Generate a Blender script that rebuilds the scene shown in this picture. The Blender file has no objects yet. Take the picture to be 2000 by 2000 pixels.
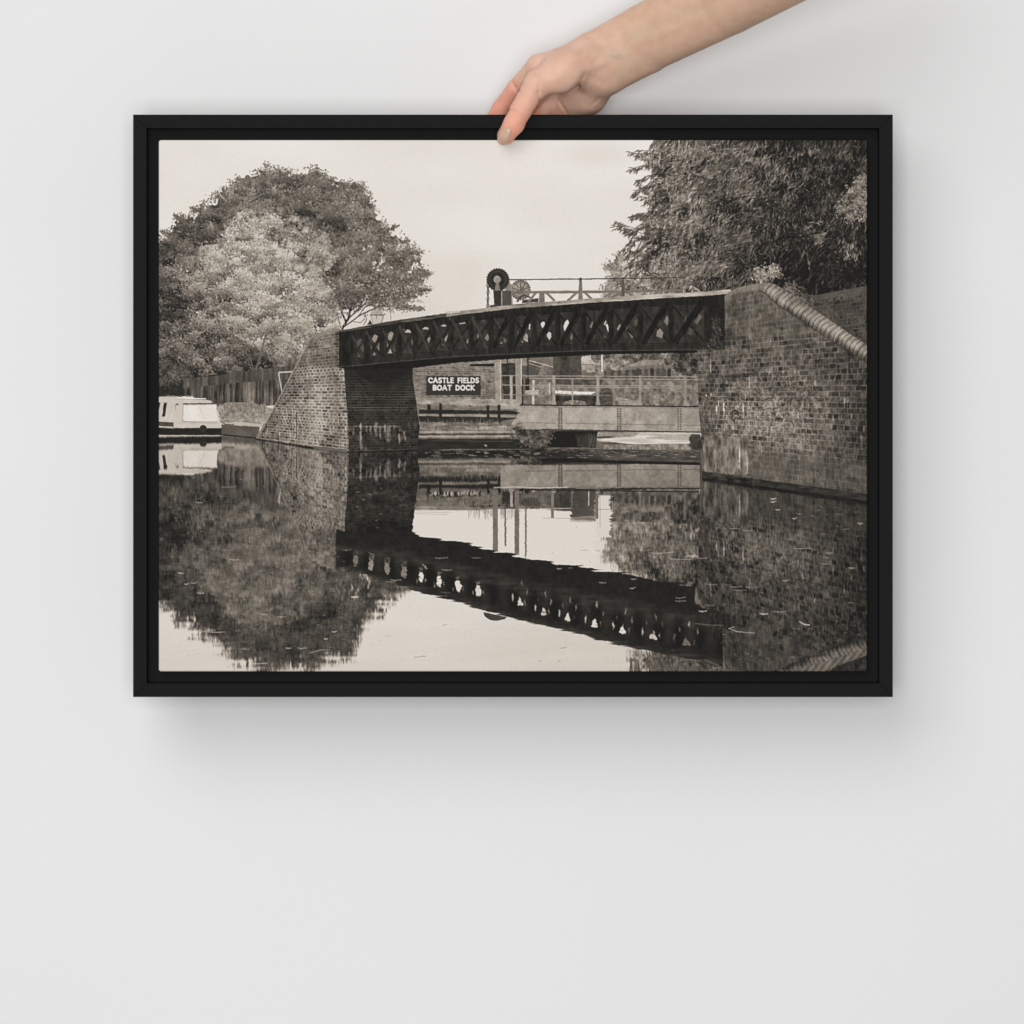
# ---------------------------------------------------------------------------
# THE PRINTED PICTURE: a flat sepia canal scene, computed tone by tone in numpy.
# Coordinates are print coordinates: (309..1695, 272..1312), y downwards.
# ---------------------------------------------------------------------------
import numpy as np
import math, random

OX, OY = 308.8, 272.5
PW, PH = 1386, 1040
PX, PY = np.meshgrid(np.arange(PW, dtype=np.float32) + OX + .5, np.arange(PH, dtype=np.float32) + OY + .5)


def hash2(i, j, seed):
    v = np.sin(i * 127.1 + j * 311.7 + seed * 74.7) * 43758.5453
    return v - np.floor(v)


def noise(cx, cy, seed, X=None, Y=None):
    """smooth value noise with cell size cx, cy"""
    X = PX if X is None else X
    Y = PY if Y is None else Y
    gx, gy = X / cx + 1000, Y / cy + 1000
    ix, iy = np.floor(gx).astype(np.int64), np.floor(gy).astype(np.int64)
    fx, fy = gx - ix, gy - iy
    fx = fx * fx * (3 - 2 * fx)
    fy = fy * fy * (3 - 2 * fy)
    rng = np.random.RandomState(seed)
    tab = rng.rand(509, 521).astype(np.float32)
    def g(a, b):
        return tab[b % 509, a % 521]
    return ((g(ix, iy) * (1 - fx) + g(ix + 1, iy) * fx) * (1 - fy) + (g(ix, iy + 1) * (1 - fx) + g(ix + 1, iy + 1) * fx) * fy).astype(np.float32)


def fbm(c, seed, octs=3, sx=1., sy=1.):
    a, s, t = 1., 0., 0.
    for k in range(octs):
        s = s + a * noise(c * sx / 2 ** k, c * sy / 2 ** k, seed + 17 * k)
        t += a
        a *= .55
    return s / t


def sstep(x, a, b):
    t = np.clip((x - a) / (b - a), 0, 1)
    return t * t * (3 - 2 * t)


def blur(a, rx, ry=None, n=2):
    ry = rx if ry is None else ry
    for _ in range(n):
        for ax, r in ((1, int(rx)), (0, int(ry))):
            if r < 1:
                continue
            pad = [(0, 0), (0, 0)]
            pad[ax] = (r + 1, r)
            c = np.cumsum(np.pad(a, pad, mode='edge').astype(np.float64), axis=ax)
            a = ((c[:, 2 * r + 1:] - c[:, :-2 * r - 1]) if ax == 1 else (c[2 * r + 1:] - c[:-2 * r - 1])) / (2 * r + 1)
    return a.astype(np.float32)


def polymask(pts):
    """anti-aliased even-odd fill -> (slice_y, slice_x, coverage)"""
    p = np.array(pts, dtype=np.float64) - (OX, OY)
    x0, x1 = int(max(0, math.floor(p[:, 0].min()))), int(min(PW, math.ceil(p[:, 0].max()) + 1))
    y0, y1 = int(max(0, math.floor(p[:, 1].min()))), int(min(PH, math.ceil(p[:, 1].max()) + 1))
    if x1 <= x0 or y1 <= y0:
        return None
    cov = np.zeros((y1 - y0, x1 - x0 + 2), dtype=np.float32)
    q = np.roll(p, -1, axis=0)
    SS = 4
    w = x1 - x0
    for r in range((y1 - y0) * SS):
        y = y0 + (r + .5) / SS
        m = (p[:, 1] <= y) != (q[:, 1] <= y)
        if not m.any():
            continue
        a, b = p[m], q[m]
        xs = np.sort(a[:, 0] + (y - a[:, 1]) / (b[:, 1] - a[:, 1]) * (b[:, 0] - a[:, 0])) - x0
        row = cov[r // SS]
        for k in range(0, len(xs) - 1, 2):
            s, e = max(0., xs[k]), min(float(w), xs[k + 1])
            if e <= s:
                continue
            i, j = int(s), int(e)
            if i == j:
                row[i] += e - s
            else:
                row[i] += i + 1 - s
                row[i + 1:j] += 1
                row[j] += e - j
    return slice(y0, y1), slice(x0, x1), np.clip(cov[:, :w] / SS, 0, 1)


def fullmask(pts):
    m = np.zeros((PH, PW), np.float32)
    r = polymask(pts)
    if r:
        m[r[0], r[1]] = r[2]
    return m


class Layer:
    def __init__(s, t=0., a=0.):
        s.t = np.full((PH, PW), t, np.float32)
        s.a = np.full((PH, PW), a, np.float32)

    def put(s, sy, sx, c, tone):
        """composite tone with coverage c over the layer"""
        if isinstance(tone, np.ndarray):
            tone = tone[sy, sx] if tone.shape == (PH, PW) else tone
        a0 = s.a[sy, sx]
        an = c + a0 * (1 - c)
        s.t[sy, sx] = np.where(an > 1e-4, (tone * c + s.t[sy, sx] * a0 * (1 - c)) / np.maximum(an, 1e-4), s.t[sy, sx])
        s.a[sy, sx] = an

    def poly(s, pts, tone, op=1.):
        r = polymask(pts)
        if r:
            s.put(r[0], r[1], r[2] * op, tone)

    def mask(s, m, tone):
        s.put(slice(0, PH), slice(0, PW), m, tone)

    def rect(s, x0, y0, x1, y1, tone, op=1.):
        s.poly([(x0, y0), (x1, y0), (x1, y1), (x0, y1)], tone, op)

    def line(s, pts, w, tone, op=1., soft=.5):
        for (ax, ay), (bx, by) in zip(pts[:-1], pts[1:]):
            r = w / 2 + 1.5
            x0, x1 = int(max(0, min(ax, bx) - r - OX)), int(min(PW, max(ax, bx) + r - OX + 1))
            y0, y1 = int(max(0, min(ay, by) - r - OY)), int(min(PH, max(ay, by) + r - OY + 1))
            if x1 <= x0 or y1 <= y0:
                continue
            X, Y = PX[y0:y1, x0:x1], PY[y0:y1, x0:x1]
            dx, dy = bx - ax, by - ay
            L2 = dx * dx + dy * dy + 1e-9
            u = np.clip(((X - ax) * dx + (Y - ay) * dy) / L2, 0, 1)
            d = np.hypot(X - ax - u * dx, Y - ay - u * dy)
            s.put(slice(y0, y1), slice(x0, x1), np.clip((w / 2 - d) / (2 * soft) + .5, 0, 1) * op * min(1., max(w, .3) / 1.), tone)

    def disc(s, x, y, r, tone, op=1., ry=None, soft=.7):
        ry = r if ry is None else ry
        x0, x1 = int(max(0, x - r - 2 - OX)), int(min(PW, x + r + 3 - OX))
        y0, y1 = int(max(0, y - ry - 2 - OY)), int(min(PH, y + ry + 3 - OY))
        if x1 <= x0 or y1 <= y0:
            return
        d = np.hypot((PX[y0:y1, x0:x1] - x) / r, (PY[y0:y1, x0:x1] - y) / ry)
        s.put(slice(y0, y1), slice(x0, x1), np.clip((1 - d) * min(r, ry) / (2 * soft) + .5, 0, 1) * op, tone)

    def over(s, other, op=1.):
        s.put(slice(0, PH), slice(0, PW), other.a * op, other.t)


_sprites = {}


def sprite(ln, wd, ang):
    k = (round(ln * 2) / 2, round(wd * 2) / 2, int(round(ang / (math.pi / 24))) % 24)
    if k not in _sprites:
        L, W, A = k[0], k[1], k[2] * math.pi / 24
        h = int(math.ceil(L / 2 + 1))
        y, x = np.mgrid[-h:h + 1, -h:h + 1].astype(np.float32)
        u, v = x * math.cos(A) + y * math.sin(A), -x * math.sin(A) + y * math.cos(A)
        d = 1 - np.sqrt((u / (L / 2)) ** 2 + (v / (W / 2)) ** 2)
        _sprites[k] = (h, np.clip(d * W / 2 + .5, 0, 1).astype(np.float32))
    return _sprites[k]


def stamp(Lr, x, y, ang, ln, wd, tone, op=1.):
    h, sp = sprite(ln, wd, ang)
    cx, cy = int(x - OX), int(y - OY)
    x0, x1, y0, y1 = max(0, cx - h), min(PW, cx + h + 1), max(0, cy - h), min(PH, cy + h + 1)
    if x1 <= x0 or y1 <= y0:
        return
    c = sp[y0 - cy + h:y1 - cy + h, x0 - cx + h:x1 - cx + h] * op
    t, a = Lr.t[y0:y1, x0:x1], Lr.a[y0:y1, x0:x1]
    an = c + a * (1 - c)
    t[...] = (tone * c + t * a * (1 - c)) / np.maximum(an, 1e-4)
    a[...] = an


def scatter(w, n, rng):
    """n random points with density map w"""
    c = np.cumsum(w.ravel().astype(np.float64))
    k = np.searchsorted(c, rng.rand(n) * c[-1])
    return PX.ravel()[np.minimum(k, PW * PH - 1)] + rng.rand(n) - .5, PY.ravel()[np.minimum(k, PW * PH - 1)] + rng.rand(n) - .5


def at(arr, x, y):
    return arr[int(min(PH - 1, max(0, y - OY))), int(min(PW - 1, max(0, x - OX)))]


def crown(Lr, outline, base, amp, seed, leaf=(4.5, 3.), n=8000, ragged=.5, edge=8, clump=34, fine=26, light=1., lo=28, hi=205, cut=.5, puffs=0):
    """a leafy crown: ragged outline, clumps lit from above, small leaves"""
    rng = np.random.RandomState(seed)
    m = fullmask(outline)
    b = blur(m, edge)
    nz = .42 * fbm(24, seed + 1, 2) + .58 * fbm(7, seed + 2, 2)
    al = sstep(b + ragged * (nz - .5) * 1.5, cut - .05, cut + .05) * sstep(b, .03, .14)
    if seed == 11:
        al = al * (1 - sstep(fbm(9, 19, 2), .6, .68) * sstep(PX, 640, 740) * sstep(PY, 400, 470))
    c = .6 * fbm(clump, seed + 3, 2) + .4 * fbm(clump * .42, seed + 4, 2)
    sh = (np.roll(c, -7, 0) - np.roll(c, 5, 0)) * 3.2 + (c - .5) * 1.5
    sh = np.clip(sh, -1.1, 1.1)
    f1 = noise(3.2, 2.8, seed + 5) - .5 + .6 * (noise(6.5, 5.5, seed + 6) - .5)
    base_a = base if isinstance(base, np.ndarray) else np.full((PH, PW), base, np.float32)
    tone = np.clip(base_a + amp * sh + fine * 1.6 * f1, lo, hi)
    Lr.mask(al, tone)
    dens = np.clip(al * .8 + (b > .12) * .22 * (1 - al), 0, 1) * (.35 + nz)
    xs, ys = scatter(dens, n, rng)
    for x, y in zip(xs, ys):
        s = at(sh, x, y)
        t = at(base_a, x, y) + amp * s * 1.1 + rng.normal() * fine
        if rng.rand() < .25 and s < .1:
            t -= fine * 1.1
        k = .7 + .7 * rng.rand()
        stamp(Lr, x, y, rng.rand() * math.pi, leaf[0] * k, leaf[1] * k, min(hi, max(lo, t)), .8)
    if puffs:
        pd = np.clip(b - .42, 0, 1) ** .6 * (.2 + nz)
        qx, qy = scatter(pd, puffs, rng)
        order = np.argsort(qy + rng.normal(size=puffs) * 14)
        for q in order:
            cx, cy, r = qx[q], qy[q], clump * (.22 + .3 * rng.rand())
            b0 = at(base_a, cx, cy) + rng.normal() * (5 + amp * .42) + amp * .6 * at(sh, cx, cy)
            m_ = int(26 + r * r * .22)
            ax_ = rng.normal(size=m_) * r * .62
            ay_ = rng.normal(size=m_) * r * .42
            tn = b0 - ay_ / r * amp * 1.7 - amp * .1 + rng.normal(size=m_) * fine * .55
            for e in range(m_):
                k = .7 + .6 * rng.rand()
                stamp(Lr, cx + ax_[e], cy + ay_[e], rng.rand() * math.pi, leaf[0] * k * 1.1, leaf[1] * k * 1.15, min(hi, max(lo, tn[e])), .8)
    # clusters that break the outline
    eb = ((b > .1) & (b < .55)).astype(np.float32) * np.clip(nz * 2 - .75, 0, 1)
    if eb.sum() > 10:
        xs, ys = scatter(eb, max(20, n // 60), rng)
        for x, y in zip(xs, ys):
            if y < 268:
                continue
            t0 = at(base_a, x, y)
            for _ in range(rng.randint(5, 16)):
                stamp(Lr, x + rng.normal() * 4.5, y + rng.normal() * 4, rng.rand() * math.pi, leaf[0] * (.6 + .6 * rng.rand()), leaf[1], min(hi, max(lo, t0 + rng.normal() * 18)), .8)
    return al, sh


def bricks(u, v, bl, bh, seed, tmin, tmax, mortar, mw=.16, dark=.12):
    """per-brick tones with pale joints; u, v run along and down the wall"""
    u = u + (noise(9, 7, seed + 40) - .5) * .1 * bl
    v = v + (noise(11, 9, seed + 41) - .5) * .14 * bh
    row = np.floor(v / bh)
    kind = hash2(row, row * 0 + 3., seed) > .5                       # header and stretcher courses mixed
    ln = np.where(kind, bl, bl * .56)
    uu = u / ln + .5 * (row % 2) + .27 * hash2(row, row * 0 + 9., seed)
    col = np.floor(uu)
    fu, fv = (uu - col) * ln / bh, v / bh - row
    h = hash2(col, row, seed + 1)
    t = tmin + (tmax - tmin) * h
    t = np.where(hash2(col, row, seed + 2) < dark, tmin * .72, t)
    d = np.minimum(np.minimum(fu, ln / bh - fu), np.minimum(fv, 1 - fv))
    k = (1 - sstep(d, mw * .35, mw * 1.4)) * (.35 + .9 * fbm(14, seed + 42, 2))
    t = t + (noise(3, 3, seed + 43) - .5) * 22
    return (t * (1 - k) + mortar * k).astype(np.float32)


LETTERS = {
    'C': (.78, [[(.76, .2), (.6, .06), (.42, .02), (.2, .12), (.08, .34), (.06, .5), (.08, .66), (.2, .88), (.42, .98), (.6, .94), (.76, .82)]]),
    'A': (.86, [[(.05, 1), (.43, 0), (.81, 1)], [(.2, .67), (.66, .67)]]),
    'S': (.62, [[(.54, .12), (.38, .02), (.2, .04), (.09, .16), (.1, .34), (.26, .46), (.42, .55), (.54, .7), (.5, .88), (.34, .98), (.18, .97), (.04, .87)]]),
    'T': (.72, [[(.02, .03), (.7, .03)], [(.36, .03), (.36, 1)]]),
    'L': (.54, [[(.1, 0), (.1, .97), (.52, .97)]]),
    'E': (.58, [[(.54, .03), (.1, .03), (.1, .97), (.55, .97)], [(.1, .49), (.5, .49)]]),
    'F': (.56, [[(.54, .03), (.1, .03), (.1, 1)], [(.1, .5), (.48, .5)]]),
    'I': (.24, [[(.12, 0), (.12, 1)]]),
    'D': (.8, [[(.1, .03), (.34, .03), (.58, .14), (.72, .36), (.73, .55), (.66, .78), (.5, .93), (.3, .97), (.1, .97), (.1, .03)]]),
    'B': (.66, [[(.1, .48), (.1, .03), (.34, .03), (.52, .1), (.55, .26), (.46, .43), (.3, .48), (.1, .48), (.1, .97), (.38, .97), (.58, .87), (.6, .68), (.5, .52), (.3, .48)]]),
    'O': (.9, [[(.45, .02), (.24, .09), (.1, .28), (.06, .5), (.1, .72), (.24, .91), (.45, .98), (.66, .91), (.8, .72), (.84, .5), (.8, .28), (.66, .09), (.45, .02)]]),
    'K': (.72, [[(.1, 0), (.1, 1)], [(.66, .02), (.14, .5), (.7, 1)]]),
    ' ': (.5, []),
}


def lettering(Lr, text, x0, x1, y0, y1, w, tone):
    gap = .16
    tot = sum(LETTERS[c][0] + gap for c in text) - gap
    sx, sy = (x1 - x0) / tot, y1 - y0
    x = x0
    for c in text:
        wd, strokes = LETTERS[c]
        for st in strokes:
            Lr.line([(x + a * sx, y0 + b * sy) for a, b in st], w, tone)
        x += (wd + gap) * sx


def interp(x, pts):
    a = np.array(pts, dtype=np.float64)
    return np.interp(x, a[:, 0], a[:, 1])


def paint():
    R = np.random.RandomState(5)
    # ---------------------------------------------------------------- sky
    sky = 231 - 9 * sstep(PY, 380, 560) + 15 * (fbm(190, 3, 3, 2., 1.) - .5) * 2 - 10 * sstep(np.hypot((PX - 1170) / 90, (PY - 300) / 30), 1.4, .2) + 5 * sstep(PX, 700, 1150) * sstep(PY, 420, 300) - 6 * sstep(PX, 1000, 900) * sstep(PY, 470, 520)
    SKY = Layer(0, 1)
    SKY.t[...] = sky

    # ------------------------------------------------------ left hand trees
    TL = Layer()
    for pts, w in (([(668, 642), (680, 622), (684, 604), (690, 590)], 4.5), ([(676, 630), (668, 612), (662, 600)], 3.4), ([(680, 622), (700, 604), (716, 590)], 2.6), ([(672, 638), (702, 616), (735, 600), (752, 597)], 2.2),
                   ([(686, 606), (706, 590)], 2), ([(700, 617), (712, 600), (724, 592)], 1.6), ([(665, 640), (660, 620), (650, 610)], 2), ([(712, 612), (716, 624), (710, 634)], 1.3), ([(690, 628), (704, 630), (712, 622)], 1.2), ([(735, 600), (790, 594), (824, 601)], 1.2)):
        TL.line(pts, w, 48)
    dark_outline = [(309, 478), (322, 466), (345, 452), (340, 428), (365, 424), (388, 432), (378, 410), (396, 406), (414, 402), (418, 388), (445, 376), (449, 362), (466, 366), (468, 352), (488, 342),
                    (504, 347), (507, 332), (530, 330), (545, 340), (560, 336), (575, 346), (592, 337), (615, 334), (630, 346), (652, 350), (672, 363), (690, 359), (712, 370), (718, 393),
                    (727, 403), (728, 420), (755, 440), (770, 452), (783, 458), (785, 473), (797, 488), (822, 494), (812, 508), (804, 524), (826, 532), (840, 534), (828, 545), (812, 552), (838, 564), (822, 576),
                    (800, 590), (780, 596), (748, 592), (712, 600), (690, 598), (662, 604), (645, 640), (309, 720)]
    base = 104 + 22 * sstep(PX, 640, 800) - 12 * sstep(PX, 560, 380) + 10 * sstep(PY, 420, 350) - 34 * sstep(noise(30, 16, 35), .62, .84)
    crown(TL, dark_outline, base.astype(np.float32), 24, 11, (3.4, 2.1), 9000, .95, 10, 40, 22, hi=176, lo=44, puffs=330)
    # twigs at the right of the dark tree
    for ax, ay, bx, by in ((740, 500, 822, 493), (735, 470, 800, 470), (745, 560, 842, 533), (730, 548, 826, 547), (740, 575, 838, 565), (720, 590, 812, 578), (740, 455, 778, 440), (700, 392, 728, 402), (725, 596, 828, 602), (760, 520, 815, 508), (640, 360, 652, 346), (560, 350, 546, 334), (520, 350, 506, 331), (400, 420, 374, 404), (370, 430, 338, 420), (690, 375, 712, 368), (340, 460, 312, 451)):
        TL.line([(ax, ay), ((ax + bx) / 2 + 3, (ay + by) / 2 + 1), (bx, by)], 1.2, 74)
        ln_ = math.hypot(bx - ax, by - ay)
        for k in range(int(ln_ * 1.9)):
            f = R.rand() ** .8
            w_ = 7 * (1 - f) + 2.6
            stamp(TL, ax + (bx - ax) * f + R.normal() * 2.6, ay + (by - ay) * f + R.normal() * w_ * .7 + 1, R.rand() * 3.1, 3.8, 2.2, 96 + R.normal() * 20, .8)
    # sky showing through the lower right
    for _ in range(150):
        x, y = 690 + 120 * R.rand(), 470 + 125 * R.rand()
        if (x - 640) * .6 + (y - 400) > 180 and R.rand() < .8:
            stamp(TL, x, y, R.rand() * 3, 4, 2, 190 + R.normal() * 15, .55)
    # light tree in front
    light_outline = [(309, 566), (330, 548), (352, 512), (368, 490), (395, 478), (428, 474), (446, 440), (455, 416), (482, 408), (510, 414), (546, 424), (556, 446), (572, 470), (588, 482), (602, 500),
                     (612, 528), (622, 556), (640, 574), (652, 602), (660, 632), (655, 655), (640, 665), (610, 690), (594, 712), (560, 728), (520, 745), (309, 745)]
    lb = 156 - 46 * sstep(PX, 395, 320) - 16 * sstep(PY, 560, 700) - 28 * sstep(np.hypot((PX - 400) / 60, (PY - 585) / 34), 1.3, .4)
    for (gx, gy, rx, ry, d) in ((485, 700, 65, 24, 84), (430, 655, 48, 20, 50), (455, 590, 24, 14, 44), (560, 560, 22, 14, 32), (380, 680, 30, 16, 34), (345, 640, 40, 22, 24), (520, 620, 40, 12, 36), (530, 660, 22, 22, 44), (330, 560, 36, 26, 30), (420, 570, 40, 20, 22), (345, 600, 60, 20, 26)):
        lb = lb - d * sstep(np.hypot((PX - gx) / rx, (PY - gy) / ry), 1.25, .35)
    lb = lb - 26 * sstep(PX, 470, 350) - 46 * sstep(noise(24, 15, 34), .6, .82) + 10
    lb = lb - 62 * sstep(PY + 14 * (noise(17, 17, 33) - .5), 702, 722)
    crown(TL, light_outline, lb.astype(np.float32) + 2, 30, 23, (3.2, 2.1), 9000, .6, 6, 36, 30, hi=212, lo=38, puffs=380)
    crown(TL, [(618, 470), (632, 465), (642, 490), (652, 505), (640, 522), (620, 530), (606, 520), (602, 490)], 150, 30, 29, (4.5, 3), 900, .5, 4, 26, 24)
    crown(TL, [(556, 440), (566, 424), (590, 430), (612, 452), (606, 474), (590, 470), (572, 462)], 128, 34, 31, (4.5, 3), 700, .6, 4, 24, 26)
    # branches in the dark gap
    for pts, w in (([(497, 728), (488, 700), (480, 690)], 2.2), ([(497, 728), (508, 694), (518, 655)], 3), ([(434, 722), (430, 712), (412, 704)], 1.6), ([(490, 700), (484, 680)], 1.4)):
        TL.line(pts, w, 96)

    # ------------------------------------------------------ right hand trees
    TR = Layer()
    crown(TR, [(1180, 520), (1196, 512), (1206, 500), (1232, 496), (1250, 500), (1262, 515), (1300, 540), (1330, 580), (1180, 585), (1176, 566), (1190, 548), (1204, 540), (1196, 530)], 142, 34, 41, (4, 2.6), 2600, .7, 4, 26, 24, hi=200, lo=70)
    wil = [(1272, 268), (1290, 285), (1300, 305), (1262, 300), (1262, 325), (1290, 345), (1282, 372), (1268, 390), (1276, 408), (1258, 432), (1264, 455), (1250, 478), (1262, 500), (1250, 520), (1270, 548), (1300, 580), (1420, 585), (1500, 560), (1560, 600), (1600, 590), (1695, 600), (1700, 268)]
    wm = fullmask(wil)
    wb = blur(wm, 14)
    wbase = 84 - 42 * sstep(PX, 1380, 1600) - 12 * sstep(PY, 430, 540) * sstep(PX, 1340, 1440) + 22 * sstep(PX, 1430, 1270)
    wbase = wbase - 18 * sstep(PX, 1420, 1520) * sstep(PY, 430, 520)
    nz = .5 * noise(16, 9, 51) + .5 * noise(7, 5, 52)
    al = sstep(wb + .75 * (nz - .5), .48, .6)
    TR.mask(al, np.clip(wbase * .62 + 30 * (fbm(46, 53, 3) - .5) * 2 + 26 * (noise(9, 3.4, 54, PX + PY * .6, PY) - .5), 24, 150).astype(np.float32))
    rng = np.random.RandomState(77)
    cl = fbm(52, 55, 2)
    def spray(x, y, ang, length, tone, nleaf, ll=9., op=.85):
        # a drooping twig with narrow leaves on both sides
        px, py, a = x, y, ang
        for k in range(nleaf):
            st = length / nleaf
            a += .05 * (1 if math.cos(a) >= 0 else -1)
            px += math.cos(a) * st
            py += math.sin(a) * st
            la = a + (.42 if k % 2 else -.42) + rng.normal() * .22
            la = la * .6 + 1.3 * .4 if math.cos(a) > 0 else la * .42 + 2.15 * .58
            stamp(TR, px + math.cos(la) * ll * .4, py + math.sin(la) * ll * .4, la, ll * (.75 + .5 * rng.rand()), 2.2, min(190, max(22, tone + rng.normal() * 17)), op)
    flow = noise(34, 34, 57)
    xs, ys = scatter(np.clip(wb - .3, 0, 1) ** .6, 12000, rng)
    for x, y in zip(xs, ys):
        s = (at(cl, x, y) - at(cl, x, y + 9)) * 3.4 + (at(cl, x, y) - .5) * 1.6
        t = at(wbase, x, y) * .92 + 50 * s + rng.normal() * 19
        stamp(TR, x, y, 2.25 + 1.5 * (at(flow, x, y) - .5) + rng.normal() * .38, 7 + 5 * rng.rand(), 2.1, min(176, max(24, t)), .8)
    xs, ys = scatter(np.clip(wb - .22, 0, 1) ** .6, 820, rng)
    for x, y in sorted(zip(xs, ys), key=lambda p: rng.rand()):
        b0 = at(wbase, x, y)
        s = (at(cl, x, y) - at(cl, x, y + 9)) * 3.2 + (at(cl, x, y) - .5) * 1.4
        t = b0 + 58 * s + rng.normal() * 16 + (26 if rng.rand() < .2 else -6)
        ang = 2.45 + rng.normal() * .4 if x < 1480 else (2.2 + rng.normal() * .7)
        if rng.rand() < .14:
            ang = .9 + rng.normal() * .4
        spray(x, y, ang, 24 + 16 * rng.rand(), t, 8, 9.5 if x < 1400 else 11)
    for _ in range(420):
        x = 1285 + 410 * rng.rand()
        spray(x, 252 + 22 * rng.rand(), 2.2 + rng.normal() * .5, 26, at(wbase, x, 276) + rng.normal() * 22, 10, 9)
    # sprays standing out against the sky
    for (x, y, a, l, n) in ((1272, 312, 3.5, 44, 14), (1270, 322, 2.9, 42, 13), (1280, 340, 2.75, 40, 12), (1285, 300, 3.3, 40, 12), (1278, 395, 3.5, 46, 12), (1272, 380, 3.9, 34, 10), (1268, 415, 2.9, 38, 12), (1265, 440, 2.7, 44, 12), (1250, 460, 3.5, 60, 14), (1235, 470, 2.3, 30, 9), (1262, 480, 2.6, 44, 12), (1282, 360, 2.8, 40, 12), (1290, 350, 2.5, 34, 10), (1246, 462, 2.1, 34, 10), (1275, 426, 3.3, 40, 12), (1240, 452, 3.6, 44, 12), (1262, 505, 2.7, 40, 10)):
        TR.line([(x + 14, y - 2), (x + math.cos(a) * l * .5, y + math.sin(a) * l * .5 - 3), (x + math.cos(a) * l, y + math.sin(a) * l)], 1., 66)
        for q in range(int(n * 2.4)):
            f = rng.rand()
            la = 2.35 + rng.normal() * .42
            stamp(TR, x + math.cos(a) * l * f + math.cos(la) * 4 + rng.normal() * 1.5, y + math.sin(a) * l * f + math.sin(la) * 4 + rng.normal() * 2, la, 7 + 4 * rng.rand(), 2.1, 78 + rng.normal() * 16, .85)
    # paler fans of leaves inside the crown
    def fan(x, y, ang, n, tone, ll, sp=11.):
        for _ in range(n):
            a = ang + rng.normal() * .42
            q = rng.rand() ** .7
            px, py = x + rng.normal() * sp * .8 + math.cos(ang) * sp * q, y + rng.normal() * sp * .45 + math.sin(ang) * sp * q
            stamp(TR, px, py, a, ll * (.7 + .5 * rng.rand()), 2.1, min(178, max(26, tone + rng.normal() * 17)), .85)
    xs, ys = scatter(np.clip(wb - .5, 0, 1), 330, rng)
    for x, y in zip(xs, ys):
        fan(x, y, (2.35 if x < 1500 else 1.9) + rng.normal() * .4, 16, at(wbase, x, y) + 12 + rng.normal() * 20, 9.5, 12)
    for (x, y, a, n, t) in ((1470, 300, 2.3, 40, 124), (1500, 310, 2.2, 30, 118), (1530, 330, 2.0, 36, 112), (1455, 370, 2.5, 34, 128), (1400, 340, 2.5, 30, 124), (1430, 300, 2.6, 30, 120), (1410, 420, 2.4, 34, 124), (1380, 450, 2.4, 30, 116), (1590, 330, 1.7, 20, 84), (1600, 290, 1.6, 24, 86), (1660, 300, 1.6, 20, 80), (1545, 380, 1.8, 26, 96), (1640, 470, 1.6, 36, 106), (1660, 495, 1.5, 30, 110), (1615, 450, 2.4, 24, 104), (1590, 462, 2.6, 24, 100), (1340, 400, 2.6, 26, 112), (1350, 320, 2.6, 26, 118)):
        for q in range(n // 10):
            fan(x + rng.normal() * 14, y + rng.normal() * 9, a, 12, t, 10, 10)
    for _ in range(46):                                             # dark hollows
        x, y = 1340 + 350 * rng.rand(), 380 + 180 * rng.rand()
        fan(x, y, 2.2 + rng.normal() * .5, 26, 34, 9, 13)
    for _ in range(330):                                            # sky between the outer leaves
        x, y = 1268 + 90 * rng.rand() ** 1.3, 275 + 270 * rng.rand()
        if at(wb, x, y) > .4:
            stamp(TR, x, y, 2.2 + rng.normal() * .5, 5, 1.8, 150 + 50 * rng.rand(), .5)
    for _ in range(90):                                             # chinks of sky
        x, y = 1340 + 340 * rng.rand(), 280 + 190 * rng.rand()
        stamp(TR, x, y, rng.rand() * 3, 2.6, 2, 150 + 30 * rng.rand(), .6)
    crown(TR, [(1642, 410), (1655, 388), (1668, 360), (1700, 340), (1700, 420), (1680, 428), (1660, 425)], 112, 30, 61, (4.5, 3), 900, .6, 4, 20, 24, hi=165)

    for L_, g_ in ((TL, .18), (TR, .42)):
        m_ = blur(L_.t * L_.a, 7) / np.maximum(blur(L_.a, 7), .02)
        L_.t = np.where(L_.a > .02, np.clip(L_.t + g_ * (L_.t - m_) + .0 * L_.t, 24, 214), L_.t).astype(np.float32)
    # ------------------------------------- far bank: fence, buildings, sign, boats
    BK = Layer()
    BK.poly([(300, 744), (362, 742), (420, 730), (430, 800), (300, 800)], (44 + 26 * (fbm(9, 70, 2) - .5)).astype(np.float32))
    crown(BK, [(300, 700), (330, 706), (352, 716), (372, 730), (360, 742), (300, 748)], 78, 26, 68, (3.8, 2.3), 1000, .6, 4, 20, 22, lo=36, hi=140)
    pk = hash2(np.floor(PX / 5.2), np.floor(PX / 5.2) * 0, 71)
    fu = 74 + 36 * (pk - .4) + 18 * (noise(1.6, 26, 72) - .5)
    fl = 66 + 46 * (hash2(np.floor(PX / 4.4), np.floor(PX / 4.4) * 0, 73) - .35) + 62 * (noise(1.8, 22, 74) - .5) + 30 * sstep(noise(14, 30, 75), .6, .8)
    BK.poly([(358, 739), (420, 734), (480, 725), (560, 715), (575, 715), (575, 745), (480, 750), (358, 760)], np.clip(fu, 38, 130))
    BK.poly([(358, 758), (450, 749), (548, 741), (575, 742), (560, 790), (425, 800), (358, 790)], np.clip(fl, 34, 158))
    BK.poly([(423, 795), (440, 786), (486, 786), (492, 782), (500, 790), (532, 798), (535, 812), (512, 832), (505, 834), (432, 828)], np.clip(146 + 62 * (fbm(11, 76, 3) - .5) + 30 * (noise(6, 2, 77, PX + PY, PY) - .5), 84, 190))
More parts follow.
